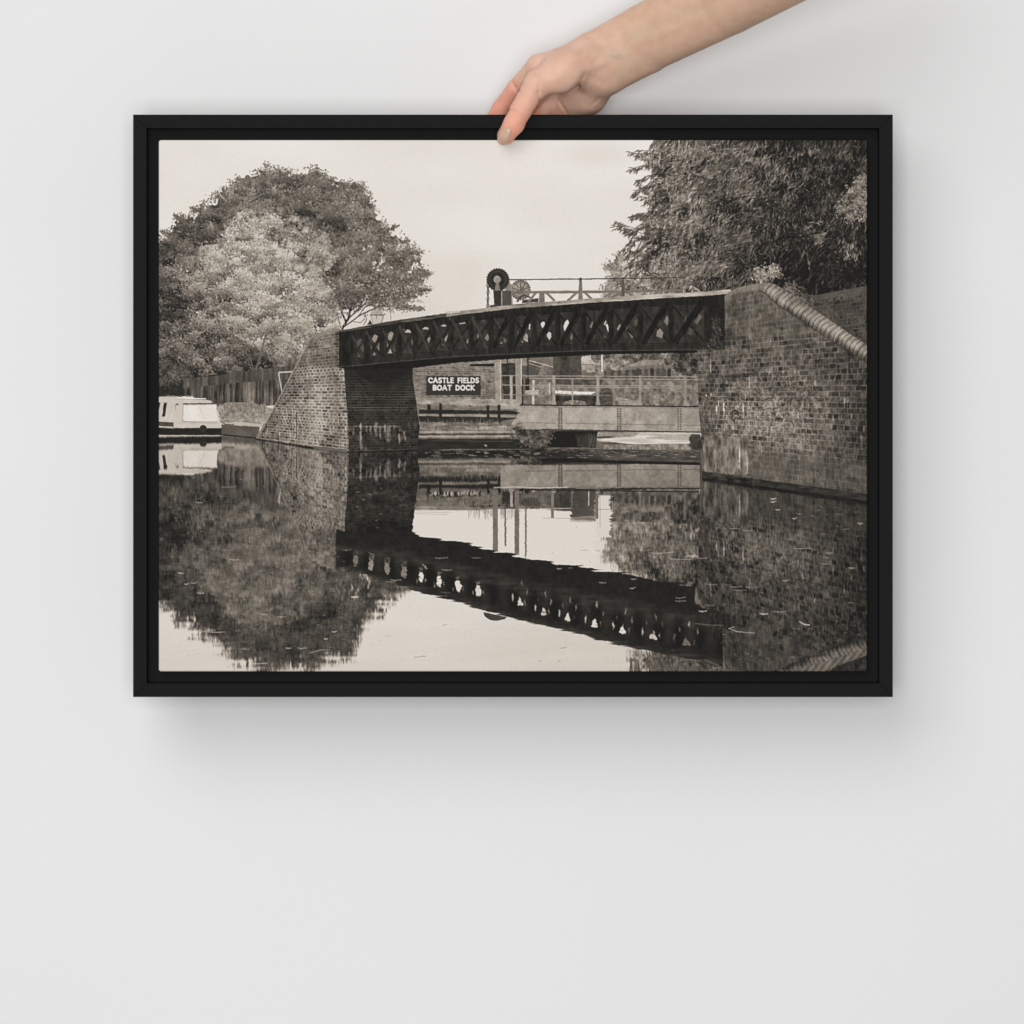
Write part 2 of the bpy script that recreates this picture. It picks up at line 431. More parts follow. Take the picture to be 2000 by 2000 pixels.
    for _ in range(1100):
        x, y = 428 + 90 * R.rand(), 790 + 26 * R.rand()
        if x + y < 1340:
            stamp(BK, x, y, 1.2 + R.normal() * .6, 6, 1.3, 86 + 96 * R.rand(), .75)
    BK.poly([(432, 826), (470, 824), (513, 829), (505, 834), (432, 830)], 186)
    BK.poly([(430, 829), (507, 834), (503, 857), (430, 850)], (86 + 20 * (fbm(16, 78, 2) - .5)).astype(np.float32))
    BK.line([(430, 849), (508, 857)], 3, 30)
    BK.line([(543.5, 770 - 38), (545, 727.5), (582, 725)], 2.4, 206)
    BK.line([(543.5, 729), (551, 770)], 2.4, 190)
    BK.poly([(563, 740), (568, 739), (567, 748), (562, 747)], 214)
    # moored boat, far left
    BT = Layer()
    BT.poly([(300, 776), (340, 777), (402, 781), (413, 783), (414, 788), (423, 788), (424, 826), (432, 827), (432, 836), (300, 836)], (200 + 10 * (fbm(30, 80, 2) - .5)).astype(np.float32))
    BT.poly([(300, 774.5), (335, 774), (376, 774.5), (378, 777), (402, 778), (402, 780), (340, 779), (300, 778)], 228)
    BT.poly([(358, 792), (421, 791), (424, 822), (421, 824), (361, 824), (357, 820)], 226)
    BT.line([(357, 792), (356, 818), (360, 824), (424, 824)], 1.2, 150)
    BT.line([(346, 826), (432, 827)], 1.2, 176)
    BT.line([(300, 777.5), (402, 781)], 1, 160)
    BT.line([(357, 789), (390, 788.4), (423, 788.6)], 2.4, 70)
    BT.line([(386, 790), (399, 818)], .8, 178)
    BT.line([(352, 820), (357, 823.5), (424, 824)], 1.2, 150)
    BT.poly([(319.5, 787), (325.6, 787), (321.5, 814), (315.8, 813.5)], 46)
    BT.poly([(305, 786), (313, 786), (310, 800), (305, 800)], 60)
    BT.rect(343, 788, 348, 792, 110)
    BT.line([(300, 775), (345, 776)], 1.6, 110, .6)
    BT.poly([(300, 823), (338, 825), (338, 833.5), (300, 832)], 78)
    BT.poly([(300, 834), (338, 836), (432, 836), (432, 850), (300, 850)], 34)
    BT.line([(300, 834.5), (338, 837)], 1, 150)
    BT.line([(300, 849.5), (432, 850.5)], 1.4, 122)
    BT.disc(396, 837, 7, 46)
    BT.line([(412, 783), (414, 789)], 1, 110)
    BT.line([(338, 826), (338, 835)], 1, 120)
    for x in (326, 334, 350, 364, 372):
        BT.rect(x, 772.6, x + 5, 775.6, 90 + 60 * R.rand())
    BT.line([(341, 790), (343, 800)], 1, 120)
    BT.line([(318.5, 786), (327, 786)], .9, 150)
    BT.t = BT.t * (1 + .06 * (fbm(14, 82, 2) - .5)) - 8 * sstep(noise(3, 18, 83), .8, .95)
    BT.line([(428, 822), (440, 829), (456, 829)], 1.4, 50)

    # workshop with the sign
    D = Layer()
    D.poly([(795, 690), (1005, 690), (1005, 716), (795, 716)], 128)
    D.poly([(830, 706), (880, 698), (1030, 690), (1030, 714), (918, 714)], (134 + 26 * (fbm(20, 84, 2) - .5)).astype(np.float32))
    D.poly([(918, 711), (1012, 709), (1012, 722), (915, 719)], 32)
    wu, wv = PX, PY
    wall = bricks(wu, wv, 7.5, 4., 85, 92, 128, 138, .14) + 26 * (fbm(26, 86, 2) - .5)
    D.poly([(796, 716), (980, 716), (985, 800), (820, 800)], np.clip(wall, 60, 165).astype(np.float32))
    D.poly([(978, 712), (1010, 712), (1010, 785), (978, 785)], (56 + 40 * (fbm(9, 87, 2) - .5)).astype(np.float32))
    D.poly([(800, 716), (870, 714), (968, 716), (968, 724), (840, 724), (800, 727)], np.clip(134 + 70 * (fbm(13, 88, 2, 2.2, .6) - .5), 70, 190).astype(np.float32))
    D.line([(817, 725), (966, 726)], 1.6, 52)
    D.poly([(801, 717), (816, 719), (816, 728), (803, 727)], 168)
    D.poly([(796, 700), (822, 700), (840, 800), (796, 800)], 128)
    D.poly([(796, 716), (980, 716), (985, 800), (800, 800)], np.clip(wall, 60, 165).astype(np.float32), .8)
    D.poly([(796, 777), (900, 778), (1010, 780), (1020, 792), (800, 790)], np.clip(156 + 60 * (fbm(12, 89, 2, 2.4, .5) - .5), 70, 195).astype(np.float32))
    D.t = D.t * (1 + .36 * (fbm(6, 195, 3, 1.3, .8) - .5))
    D.rect(832.5, 734.6, 938.5, 771, 52)
    D.line([(832, 771), (939, 771)], 1.4, 30)
    lettering(D, 'CASTLE FIELDS', 836.8, 935, 738.2, 747.4, 2.5, 222)
    lettering(D, 'BOAT DOCK', 845.5, 926.5, 752.6, 761.8, 2.5, 222)
    D.t = D.t * (1 + .14 * (fbm(8, 197, 2, 1.4, .8) - .5))
    # yard beyond the railing
    yb = Layer()
    yb.poly([(1005, 690), (1365, 682), (1365, 800), (1005, 800)], np.clip(106 + 60 * (fbm(9, 90, 3) - .5), 46, 190).astype(np.float32))
    yb.poly([(1018, 690), (1082, 690), (1082, 736), (1018, 730)], 116)
    yb.poly([(1018, 700), (1060, 708), (1050, 733), (1018, 733)], 82)
    for k in range(7):
        yb.line([(1026 + k * 3, 706 + k * 1.4), (1056, 717 + k * .2)], .8, 180 if k < 5 else 70)
    yb.line([(1018, 701), (1050, 708), (1082, 718)], 1.6, 212)
    yb.poly([(1068, 714), (1082, 718), (1082, 790), (1068, 790)], (92 + 30 * np.sin(PY * 2.2)).astype(np.float32))
    yb.poly([(1080, 686), (1137, 684), (1137, 740), (1080, 740)], 76)
    yb.rect(1094, 690, 1112, 740, 62)
    yb.rect(1102, 696, 1108, 703, 44)
    yb.poly([(1136, 697), (1149, 695), (1166, 712), (1135, 711)], 188)
    yb.poly([(1136, 712), (1163, 713), (1163, 727), (1136, 727)], 164)
    yb.rect(1137, 722, 1146, 728, 110)
    yb.rect(1152, 690, 1154, 702, 190)
    crown(yb, [(1166, 690), (1366, 684), (1366, 722), (1310, 712), (1230, 716), (1190, 734), (1166, 730)], 112, 40, 92, (3.6, 2.4), 1800, .5, 3, 18, 24, hi=200, lo=44)
    yb.rect(1174.5, 692, 1177.6, 727, 224)
    yb.poly([(1226, 713), (1256, 703), (1296, 703), (1300, 712), (1228, 716)], 142)
    yb.poly([(1226, 715), (1316, 713), (1326, 738), (1226, 738)], 116)
    for a, b, t in ((1240, 1254, 70), (1258, 1266, 84), (1270, 1278, 58), (1281, 1290, 84), (1292, 1301, 80), (1304, 1311, 54)):
        yb.poly([(a, 722), ((a + b) / 2, 718), (b, 722), (b, 738), (a, 738)], t)
    yb.poly([(1180, 724), (1240, 722), (1240, 748), (1180, 748)], (86 + 14 * np.sign(np.sin(PX * .44))).astype(np.float32))
    crown(yb, [(1316, 684), (1368, 682), (1368, 742), (1330, 738), (1318, 722)], 70, 46, 94, (4, 2.2), 900, .4, 3, 14, 24, hi=170, lo=34)
    yb.poly([(1050, 738), (1180, 738), (1240, 745), (1366, 745), (1366, 796), (1050, 796)], np.clip(118 + 84 * (fbm(6, 96, 2) - .5), 60, 186).astype(np.float32))
    yb.poly([(1084, 738), (1180, 738), (1172, 757), (1084, 750)], (78 + 26 * (fbm(8, 97) - .5)).astype(np.float32))
    yb.poly([(1084, 762.5), (1164, 766), (1154, 770.5), (1084, 769)], 226)
    yb.poly([(1083, 771), (1166, 772), (1166, 792), (1083, 792)], (54 + 40 * (noise(9, 6, 191) - .5)).astype(np.float32))
    yb.poly([(1103, 784), (1120, 781), (1143, 783), (1145, 792), (1098, 792)], (128 + 70 * (noise(2.4, 9, 192) - .5)).astype(np.float32))
    yb.poly([(1168, 772), (1180, 758), (1190, 758), (1198, 772), (1198, 792), (1168, 792)], 72)
    yb.line([(1175, 772), (1183, 760), (1192, 766)], 1, 110)
    yb.poly([(1202, 774), (1250, 784), (1250, 792), (1212, 792)], 148)
    yb.rect(1012, 738, 1022, 790, 36)
    yb.rect(1026, 740, 1034, 770, 40)
    yb.rect(1026, 762, 1052, 772, 190, .9)
    yb.rect(1040, 742, 1044, 790, 196)
    yb.rect(1072, 748, 1075, 772, 200)
    yb.t = yb.t * (1 + .34 * (fbm(5, 198, 2) - .5)) + 14 * (noise(2.2, 2.2, 199) - .5)
    for _ in range(120):
        x, y = 1008 + 350 * R.rand(), 735 + 56 * R.rand()
        if R.rand() < .5:
            yb.line([(x, y), (x + R.normal() * 2, y + 3 + 8 * R.rand())], 1.2, 50 + 120 * R.rand(), .6)
        else:
            yb.line([(x, y), (x + 4 + 12 * R.rand(), y + R.normal())], 1.2, 50 + 120 * R.rand(), .5)
    D2 = Layer()
    D2.over(yb)
    D2.over(D)
    # posts, chains
    G = Layer()
    G.poly([(965, 698), (978.6, 697), (978.6, 784), (968, 784)], 150)
    G.rect(977, 698, 978.6, 784, 190)
    G.poly([(1006, 695), (1019, 694), (1019, 788), (1008, 788)], 146)
    G.rect(1017.4, 694, 1019, 752, 214)
    for cx, y0, y1 in ((991, 702, 760), (1031, 698, 745)):
        for k in range(int((y1 - y0) / 4)):
            G.disc(cx, y0 + 4 * k, 1.6, 44, .85, 2.4)
    # railing
    def ry(x, y):
        return y + (x - 1080) * .006
    for y, w, t in ((734.2, 1.6, 158), (739.6, 1.6, 164), (752.6, 1.5, 160), (756.4, 1.3, 165), (771.6, 1.5, 128)):
        G.line([(980 if y not in (739.6, 756.4) else 1034, ry(980, y)), (1366, ry(1366, y))], w, t)
    for x, w, t in ((998.5, 5.4, 168), (1082, 5.6, 160), (1168, 5.4, 154), (1250.5, 5.2, 152), (1339, 5.2, 142)):
        G.rect(x - w / 2, 733, x + w / 2, 792, t)
        G.poly([(x - w, 792), (x - w / 2, 784), (x + w / 2, 784), (x + w, 792)], t)
    for x, t in ((1118.5, 150), (1198.5, 134), (1274, 118), (1354, 110)):
        G.rect(x - 1.4, 740, x + 1.4, 791, t)
    # riveted girder
    gt = lambda x: 792.4 + (x - 1020) * .0055
    gb = lambda x: 838.6 + (x - 1060) * .016
    gtone = 166 + 22 * (fbm(26, 101, 3) - .5) - 12 * sstep(noise(5, 14, 102), .74, .95) - 14 * sstep(PX, 1180, 1340)
    G.poly([(978, gt(978)), (1372, gt(1372)), (1372, gb(1372)), (978, gb(978))], gtone.astype(np.float32))
    G.line([(1016, 791), (1372, gt(1372))], 2.6, 34)
    G.line([(1016, 794.5), (1372, gt(1372) + 3)], 1.4, 110, .7)
    for x in (1094.5, 1209.5, 1327.5):
        G.rect(x - 4.6, gt(x) + 2, x + 4.6, gb(x), 142)
        for k in range(9):
            for d in (-2.6, 2.6):
                G.disc(x + d, gt(x) + 5 + k * 4.9, 1.25, 56, .85)
    for x in np.arange(1028, 1368, 3.9):
        if min(abs(x - q) for q in (1094.5, 1209.5, 1327.5)) > 8:
            G.disc(x, gb(x) - 12.5, 1.0, 66, .8)
    G.line([(1060, gb(1060) + .5), (1372, gb(1372) + .5)], 2.6, 50)
    for x in np.arange(1062, 1368, 2.4):
        G.disc(x, gb(x) + .4, .8, 96, .7)
    # dark water and reeds beneath it
    W = Layer()
    W.poly([(780, 838), (1066, 838), (1066, 905), (780, 905)], 40)
    W.poly([(1064, 839), (1382, 842), (1382, 932), (1364, 932), (1364, 905), (1064, 905)], (96 + 50 * (noise(20, 2.4, 104) - .5)).astype(np.float32))
    W.poly([(1150, 845), (1372, 844), (1372, 867), (1240, 868), (1160, 860)], np.clip(206 + 40 * (noise(34, 2.2, 105) - .5), 150, 228).astype(np.float32))
    for k in range(9):
        y = 847 + k * 1.4 + R.rand()
        W.line([(1260 + 40 * R.rand(), y), (1366, y + 1)], .9, 120, .7)
    W.poly([(1160, 849), (1180, 844), (1250, 845), (1240, 852), (1190, 856)], 150)
    W.poly([(1158, 852), (1200, 852), (1190, 856), (1160, 857)], 80)
    W.poly([(1180, 869), (1250, 868), (1366, 866), (1366, 878), (1180, 878)], np.clip(128 + 60 * (noise(3, 6, 106) - .5), 70, 190).astype(np.float32))
    W.poly([(1062, 842), (1168, 842), (1164, 874), (1062, 874)], 27)
    for _ in range(120):
        x = 1128 + 42 * R.rand()
        W.line([(x, 872), (x + R.normal() * 4, 845 + 10 * R.rand())], .7, 60 + 60 * R.rand() * (x > 1150), .7)
    # rocks by the right abutment
    for _ in range(40):
        W.disc(1352 + 18 * R.rand(), 852 + 26 * R.rand(), 3 + 4 * R.rand(), 44 + 40 * R.rand(), .8)
    # near quay with grass, fenders
    Q = Layer()
    Q.poly([(812, 792), (1000, 796), (1012, 800), (1010, 812), (990, 840), (812, 840)], np.clip(118 + 40 * (fbm(10, 107, 2, 2, .7) - .5), 60, 170).astype(np.float32))
    Q.poly([(818, 800), (1000, 802), (1016, 806), (1010, 809), (818, 808)], 42)
    Q.poly([(818, 808.5), (990, 810), (1012, 813), (1006, 815.5), (818, 812.6)], 148)
    Q.poly([(818, 812.5), (960, 814.5), (1012, 816), (1006, 818), (960, 826), (818, 826)], 46)
    for x0, x1, y0, y1 in ((834.5, 840.5, 790, 801), (857.5, 863, 788, 832), (950.5, 956, 792, 824), (972, 977.5, 790, 833)):
        Q.rect(x0, y0, x1, y1, 40)
    Q.poly([(814, 824), (990, 826), (1030, 838), (1030, 846), (812, 846)], np.clip(108 + 70 * (fbm(7, 108, 2, 1.6, .7) - .5), 46, 180).astype(np.float32))
    Q.poly([(906, 833.5), (990, 832), (1000, 835), (990, 840), (912, 840)], 176)
    for _ in range(700):
        x, y = 815 + 225 * R.rand() ** 1, 826 + 20 * R.rand()
        Q.line([(x, y), (x + R.normal() * 2.5, y - 4 - 8 * R.rand() ** 2)], .8, 88 + 80 * R.rand(), .7)
    Q.t = Q.t * (1 + .4 * (fbm(5, 196, 2, 2.2, .7) - .5))
    rowt = 128 + 20 * np.sin((PX + .1 * PY) * 2.1 + 5 * noise(14, 14, 194)) + 44 * (fbm(6, 193, 2, 1.6, .7) - .5)
    for y0, y1, o in ((842, 846.5, 34), (846.5, 851, -48), (851, 855, 34), (855, 858, -26)):
        Q.poly([(806, y0), (1030, y0 - 1), (1030, y1 - 1), (806, y1)], np.clip(rowt + o + 30 * (fbm(9, 109, 2) - .5), 40, 175).astype(np.float32), .9)
    Q.poly([(812, 858), (1062, 858), (1070, 876), (812, 877)], (40 + 16 * (noise(20, 3, 110) - .5)).astype(np.float32))
    Q.line([(842, 861), (1000, 862)], 1.4, 72)
    Q.poly([(946, 868), (952, 870), (950, 873), (945, 870)], 150)
    crown(Q, [(1000, 838), (1020, 830), (1060, 834), (1076, 844), (1070, 862), (1050, 872), (1024, 862), (1004, 850)], 84, 40, 112, (4.5, 1.8), 800, .9, 5, 12, 34, lo=34)

    # ---------------------------------------------------------- left abutment
    AL = Layer()
    cu, cv = 1 + .0017 * (PX - 505), 1 + .0017 * (PX - 505)
    v = (PY - 775) / cv
    u = (PX - 505) / cu
    br = bricks(u, v, 8.6, 5.0, 121, 80, 124, 166, .2, .2)
    pale = np.exp(-((PX - 622 - (PY - 790) * -.05) / 34) ** 2) * sstep(PY, 700, 760)
    wash = fbm(30, 122, 3, .8, 1.6)
    t = br + 34 * pale + 40 * (wash - .5) - 22 * sstep(PX, 560, 528) * sstep(PY, 760, 800)
    t = t - 9 + 30 * (fbm(11, 183, 2, .7, 1.8) - .5)
    t = t * (1 - .45 * sstep(PY, 730, 700)) + .45 * sstep(PY, 730, 700) * (104 + 40 * (wash - .5))
    t = t + 40 * sstep(noise(3, 30, 123), .76, .93) * sstep(PY, 790, 850) + 24 * sstep(noise(5, 16, 124), .72, .9)
    face = [(606, 660), (616, 652), (632, 647), (662, 645), (662, 716), (671, 719), (674, 760), (678, 806), (681, 881), (612, 873), (498, 856), (515, 828), (540, 790)]
    AL.poly(face, np.clip(t, 48, 186).astype(np.float32))
    AL.poly([(610, 654), (632, 646.5), (662, 644.5), (662, 650), (632, 653), (616, 662)], 134)
    AL.line([(626, 650), (606, 660), (540, 786), (507, 846)], 2.2, 142)
    AL.line([(611, 661), (546, 782), (512, 842)], 1.6, 82, .7)
    AL.poly([(632, 674), (644, 672), (644, 679), (632, 681)], 142)
    AL.line([(632, 681), (644, 679)], 1, 60)
    AL.poly([(654, 648), (662, 646), (662, 715), (654, 715)], np.clip(t - 18, 40, 150).astype(np.float32))
    for k in range(15):
        AL.rect(655, 652 + k * 4.2, 661, 654 + k * 4.2, 64, .8)
    for x, a, b, tn in ((578.5, 808, 856, 50), (571, 806, 856, 158), (544, 806, 850, 130), (676, 820, 856, 180), (660, 812, 830, 176)):
        AL.line([(x, a), (x, b)], 1.8, tn, .8)
    # shaded side under the bridge
    sv = (PY - 775) / (1 - .0003 * (PX - 677))
    sb = bricks(PX - 677, sv, 11.5, 5.3, 131, 38, 48, 64, .12, .15)
    row = np.floor(sv / 5.3)
    sfade = sstep(PY, 716 + 24 * np.sin(np.clip((PX - 690) / 120, 0, 1) * 3.14), 770 + 14 * np.sin(np.clip((PX - 690) / 120, 0, 1) * 3.14))
    lines = np.clip(1 - np.abs(sv / 5.3 - np.round(sv / 5.3)) * 5.3 / .8, 0, 1) * (.4 + .6 * hash2(np.round(sv / 5.3), PX * 0, 133)) * sstep(PY, 806, 800) * sstep(np.abs(PX - 745), 95, 40)
    st = 34 + (sb - 34) * (.25 + .75 * sfade) * (1 - .35 * np.exp(-((PX - 745) / 32) ** 2) * sstep(PY, 820, 780)) + 54 * lines * sfade
    stre = sstep(noise(5, 34, 134), .58, .85) * sstep(PY, 822, 834) * sstep(noise(26, 9, 135), .2, .6)
    for (sx_, sy0, sy1, sw) in ((704, 826, 868, 3), (724, 830, 850, 3), (734, 826, 852, 4), (716, 832, 846, 2), (752, 830, 846, 3), (760, 834, 866, 4), (742, 834, 858, 2.4), (779, 846, 868, 3), (790, 842, 862, 3), (690, 836, 852, 3), (770, 832, 842, 2)):
        st = st + 80 * sstep(np.abs(PX - sx_ - 3 * (noise(9, 7, 138) - .5)), sw, sw * .3) * sstep(PY, sy0 - 4, sy0 + 3) * sstep(PY, sy1 + 3, sy1 - 6) * (.45 + .8 * noise(4, 5, 139))
    st = st + 56 * sstep(np.abs(PY - 833 - 2 * (noise(20, 9, 137) - .5)), 2.4, .6) * sstep(PX, 686, 694) * sstep(PX, 786, 774) * (.3 + noise(5, 3, 140))
    st = st + 40 * stre + 14 * (fbm(14, 136, 2) - .5)
    side = [(671, 717), (700, 716), (806, 712), (806, 740), (812, 780), (816, 812), (820, 836), (814, 878), (681, 881), (678, 806), (674, 760)]
    AL.poly(side, np.clip(st, 26, 150).astype(np.float32))
    AL.poly([(669, 718), (700, 719), (760, 722), (800, 714), (806, 712), (803, 722), (790, 733), (760, 745), (730, 748), (706, 738), (690, 724)], 31)
    AL.poly([(498, 856), (612, 873), (681, 881), (815, 878), (815, 884), (681, 887), (612, 878), (498, 860)], 30)
    AL.poly([(612, 871), (678, 878), (678, 884), (612, 877)], 96)
    # ------------------------------------------------------------------ bridge
    BR = Layer()
    top = [(662, 645), (683, 642), (700, 638.6), (750, 629), (800, 621.5), (870, 611.5), (900, 606.8), (960, 599.6), (1000, 594.6), (1100, 587), (1150, 583), (1200, 580), (1300, 573.4), (1380, 569), (1428, 565)]
    line_y = [(662, 716), (690, 714.5), (750, 708.5), (850, 699.5), (900, 696), (1000, 691.4), (1100, 686.6), (1137, 685), (1200, 684.6), (1360, 683), (1416, 683)]
    bot = [(662, 718), (690, 722), (800, 720), (850, 713), (900, 707.6), (1000, 700.6), (1100, 695.6), (1200, 691.6), (1366, 688.4)]
    T = lambda x: float(interp(x, top))
    th0 = lambda x: float(interp(x, [(662, 4), (750, 6.5), (880, 8.5), (1428, 10)]))
    Ln = lambda x: float(interp(x, line_y))
    BR.poly([(x, y + 3) for x, y in top if x < 1416] + [(1416, 570), (1416, 684), (1366, 684)] + bot[::-1], 30)
    BR.poly([(x, y + 3) for x, y in top if x < 1416] + [(1416, 570)] + line_y[::-1], (32 + 7 * (noise(30, 60, 141) - .5)).astype(np.float32))
    xs = [683, 712.5, 743, 776, 808.5, 843, 878.5, 917, 957, 997, 1041, 1087, 1137, 1191, 1248, 1308, 1378, 1416]
    BR.rect(662, 649, 683, 715, 28)
    # openings seen through the lattice
    def panel(i, f):
        return xs[i] + (xs[i + 1] - xs[i]) * f
    for i in range(0, 16):                                          # second truss, dim, behind
        a, b = xs[i], xs[i + 1]
        ya, yb2 = T((a + b) / 2) + 24, Ln((a + b) / 2) - 14
        BR.poly([(a + 8, ya), (b - 2, ya), (b - 2, yb2), (a + 8, yb2)], (50 + 26 * (fbm(9, 143, 2) - .5)).astype(np.float32))
        BR.line([(a + 4, yb2), (b, ya)], 4.6, 29)
        BR.line([(a + 2.4, yb2 - 1), (b - 1.6, ya - 1)], .9, 58, .7)
        BR.line([(a + 4, ya), (b, yb2)], 4.2, 31)
        BR.line([(a + 5.6, ya - 1), (b + 1.6, yb2 - 1)], .9, 56, .7)
    for pts, t in (
        ([(694, 672), (703, 660), (710, 668), (706, 680), (697, 684)], 80), ([(692, 690), (700, 682), (702, 694)], 70), ([(712, 668), (711, 690), (705, 682)], 84), ([(697, 697), (702, 690), (707, 697)], 92),
        ([(726, 662), (731, 653), (738, 656), (738, 664), (732, 671)], 142), ([(725, 672), (730, 678), (724, 688)], 118), ([(741, 668), (742, 688), (735, 679)], 128), ([(727, 694), (733, 683), (738, 694)], 146),
        ([(757, 662), (759, 651), (765, 647), (768, 651), (764, 666)], 156), ([(756, 668), (761, 674), (755, 684)], 130), ([(757, 690), (763, 678), (766, 690)], 168), ([(768, 672), (772, 684), (770, 690)], 100),
        ([(789, 649), (795, 643), (800, 644), (803, 650)], 188), ([(803, 662), (807, 668), (804, 676)], 110), ([(786, 641), (790, 644), (788, 646)], 120),
        ([(824, 643), (829, 638.5), (836, 639.5), (837, 643)], 190), ([(834, 662), (843, 656), (841, 663), (837, 670)], 156), ([(831, 670), (834, 676), (831, 680)], 110),
        ([(860, 637), (866, 633.5), (872, 634), (870, 637.5)], 188), ([(868, 662), (875, 652), (873, 661), (870, 668)], 168), ([(863, 672), (867, 666), (866, 676)], 150),
        ([(897, 631), (909, 629), (908, 631.6), (897, 633)], 176), ([(911, 668), (916, 656), (917, 662), (914, 672)], 150), ([(897, 662), (901, 652), (902, 662)], 80),
        ([(931, 656), (934, 648), (936, 656), (934, 663)], 118), ([(946, 660), (952, 651), (956, 660), (951, 666)], 136), ([(930, 637), (945, 625), (944, 629)], 60), ([(936, 626), (948, 625), (946, 628)], 80),
        ([(976, 671), (980, 667), (982, 671)], 150), ([(983, 658), (990, 664), (988, 670), (984, 668)], 100), ([(974, 642), (976, 636), (978, 642)], 80),
        ([(1016, 646), (1019, 634), (1021, 642), (1017, 648)], 160), ([(1033, 643), (1034, 632), (1036, 633), (1035.5, 644)], 220), ([(1022, 660), (1027, 650), (1031, 656), (1031, 668), (1023, 664)], 168), ([(1018, 664), (1022, 668), (1021, 670)], 176), ([(1010, 652), (1012, 644), (1013, 654)], 100),
        ([(1056, 634), (1058, 629), (1063, 628), (1065, 634), (1060, 641)], 222), ([(1068, 654), (1072, 648), (1077, 650), (1077, 658), (1073, 664), (1069, 658)], 206),
        ([(1101, 637), (1104, 628), (1109, 624), (1114, 633), (1108, 645), (1103, 648)], 226), ([(1113, 660), (1117, 650), (1119, 658), (1116, 665)], 120),
        ([(1152, 638), (1157, 626), (1159, 630), (1155, 641)], 120), ([(1179, 634), (1183, 626), (1185, 628), (1181, 635)], 206), ([(1182, 634), (1186, 632), (1191, 645), (1189, 650)], 218), ([(1178, 652), (1184, 659), (1183, 661)], 120),
        ([(1205, 642), (1211, 632), (1214, 638), (1208, 646)], 146), ([(1227, 648), (1237, 657), (1235, 661)], 120), ([(1164, 640), (1160, 648), (1157, 646)], 90), ([(1238, 626), (1246, 622), (1245, 634), (1240, 638)], 84),
        ([(1282, 656), (1284, 645), (1290, 641), (1296, 650), (1293, 661), (1287, 659)], 138), ([(1297, 628), (1303, 616), (1308, 622), (1304, 636)], 126), ([(1226, 632), (1222, 644), (1226, 642)], 90),
        ([(1342, 651), (1348, 640), (1356, 645), (1350, 655)], 84), ([(1357, 630), (1366, 612), (1372, 618), (1362, 634)], 98), ([(1336, 628), (1340, 614), (1342, 626)], 90)):
        BR.poly(pts, t, .95)
    # nearer lattice bars and stiffeners
    for i in range(0, 16):
        a, b = xs[i], xs[i + 1]
        if b <= 958:
            BR.line([(a + 3, T(a) + 12), (b - 2, Ln(b) - 6)], 4.6 + i * .15, 56 if i > 2 else 48)
            BR.line([(a + 5, T(a) + 13), (b, Ln(b) - 6)], 1.1, 76, .7)
            if i < 4:
                BR.line([(a + 8, Ln(a) - 18), (b - 2, T(b) + 26)], 4, 40)
        else:
            w = 7 + (i - 8) * .8
            BR.line([(a + 4, Ln(a) - 6), (b - 3, T(b) + 14)], w, 25)
            BR.line([(a + 4 - w * .42, Ln(a) - 9), (b - 3 - w * .42, T(b) + 13)], 1, 50, .7)
    for x in xs:
        BR.rect(x - 2.4, T(x) + 8, x + 2.4, Ln(x), 30)
        BR.line([(x, T(x) + 9), (x, Ln(x))], 1, 50, .7)
    # top plate, bottom plate, flange
    for i in range(len(xs) - 1):
        a, b = xs[i], xs[i + 1]
        BR.poly([(a + 3, Ln(a) - 13), (b - 2, Ln(b) - 13), (b - 2, Ln(b)), (a + 3, Ln(a))], 42, .9)
    BR.line(line_y, 1.3, 84, .8)
    for x in np.arange(668, 1412, 5.2):
        BR.disc(x, Ln(x) - 3, .9, 58, .6)
        BR.disc(x, T(x) + th0(x) + 4, .9, 52, .5)
    BR.t = BR.t + (BR.t < 70) * 12 * (fbm(7, 147, 2, .7, 1.6) - .5) * 2
    BR.poly([(x, y + 1) for x, y in line_y if x < 1370] + [(1366, 683)] + bot[::-1], 25)
    rail = np.where(PX < 872, 84, 156) + (110 * (fbm(12, 145, 3, 3.4, .5) - .5)) - 40 * sstep(noise(26, 3, 146), .66, .86)
    rail = rail + 26 * sstep(PX, 1000, 1300) + 20 * sstep(PX, 1380, 1426)
    th = lambda x: float(interp(x, [(662, 4), (750, 6.5), (880, 7.8), (1200, 8.6), (1428, 8.6)]))
    BR.poly(top + [(x, y + th(x)) for x, y in top[::-1]], np.clip(rail, 44, 222).astype(np.float32))
    BR.line([(x, y + th(x) + .6) for x, y in top], 1.6, 26)
    BR.line([(878, 609), (878, 625)], 1.6, 120, .7)
    BR.poly([(866, 609), (880, 607.5), (900, 606), (898, 610), (878, 612.5)], 196)
    # ------------------------------------------- things standing on the bridge
    ON = Layer()
    ON.poly([(717, 634), (722, 624), (727, 633)], 40)
    ON.poly([(726, 606), (732, 605), (745, 605.5), (749, 615), (723, 615)], 166)
    ON.poly([(723, 615), (749, 615), (745, 632), (728, 634)], 192)
    ON.line([(723, 615), (749, 615.5)], 2, 74)
    ON.line([(724, 616), (728.5, 634)], 1.2, 110)
    ON.line([(748.4, 616), (745, 631)], 1.2, 90)
    ON.line([(735, 616), (735.4, 622)], 1.4, 90)
    ON.line([(763, 575), (763, 626)], 1.6, 150)
    # second gear wheel
    ON.disc(1017, 566, 18.5, 128)
    ON.disc(1017, 566, 13.5, 156)
    ON.disc(1017, 568, 8, 132)
    for k in range(24):
        a = k * math.pi / 12
        ON.disc(1017 + 18.4 * math.cos(a), 566 + 18.4 * math.sin(a), 1.9, 84)
    for k in range(5):
        a = -2.9 + k * .65
        ON.line([(1017, 568), (1017 + 15 * math.cos(a), 566 + 15 * math.sin(a))], 2, 96)
    ON.line([(998, 557), (1014, 564)], 4, 150)
    ON.line([(1011, 588), (1016, 580), (1024, 576), (1034, 580)], 4, 78)
    ON.poly([(1020, 586), (1052, 582), (1052, 590), (1020, 592)], 64)
    # railing on the bridge
    ON.line([(992, 546), (1100, 545), (1225, 543.6), (1340, 542)], 2.2, 70)
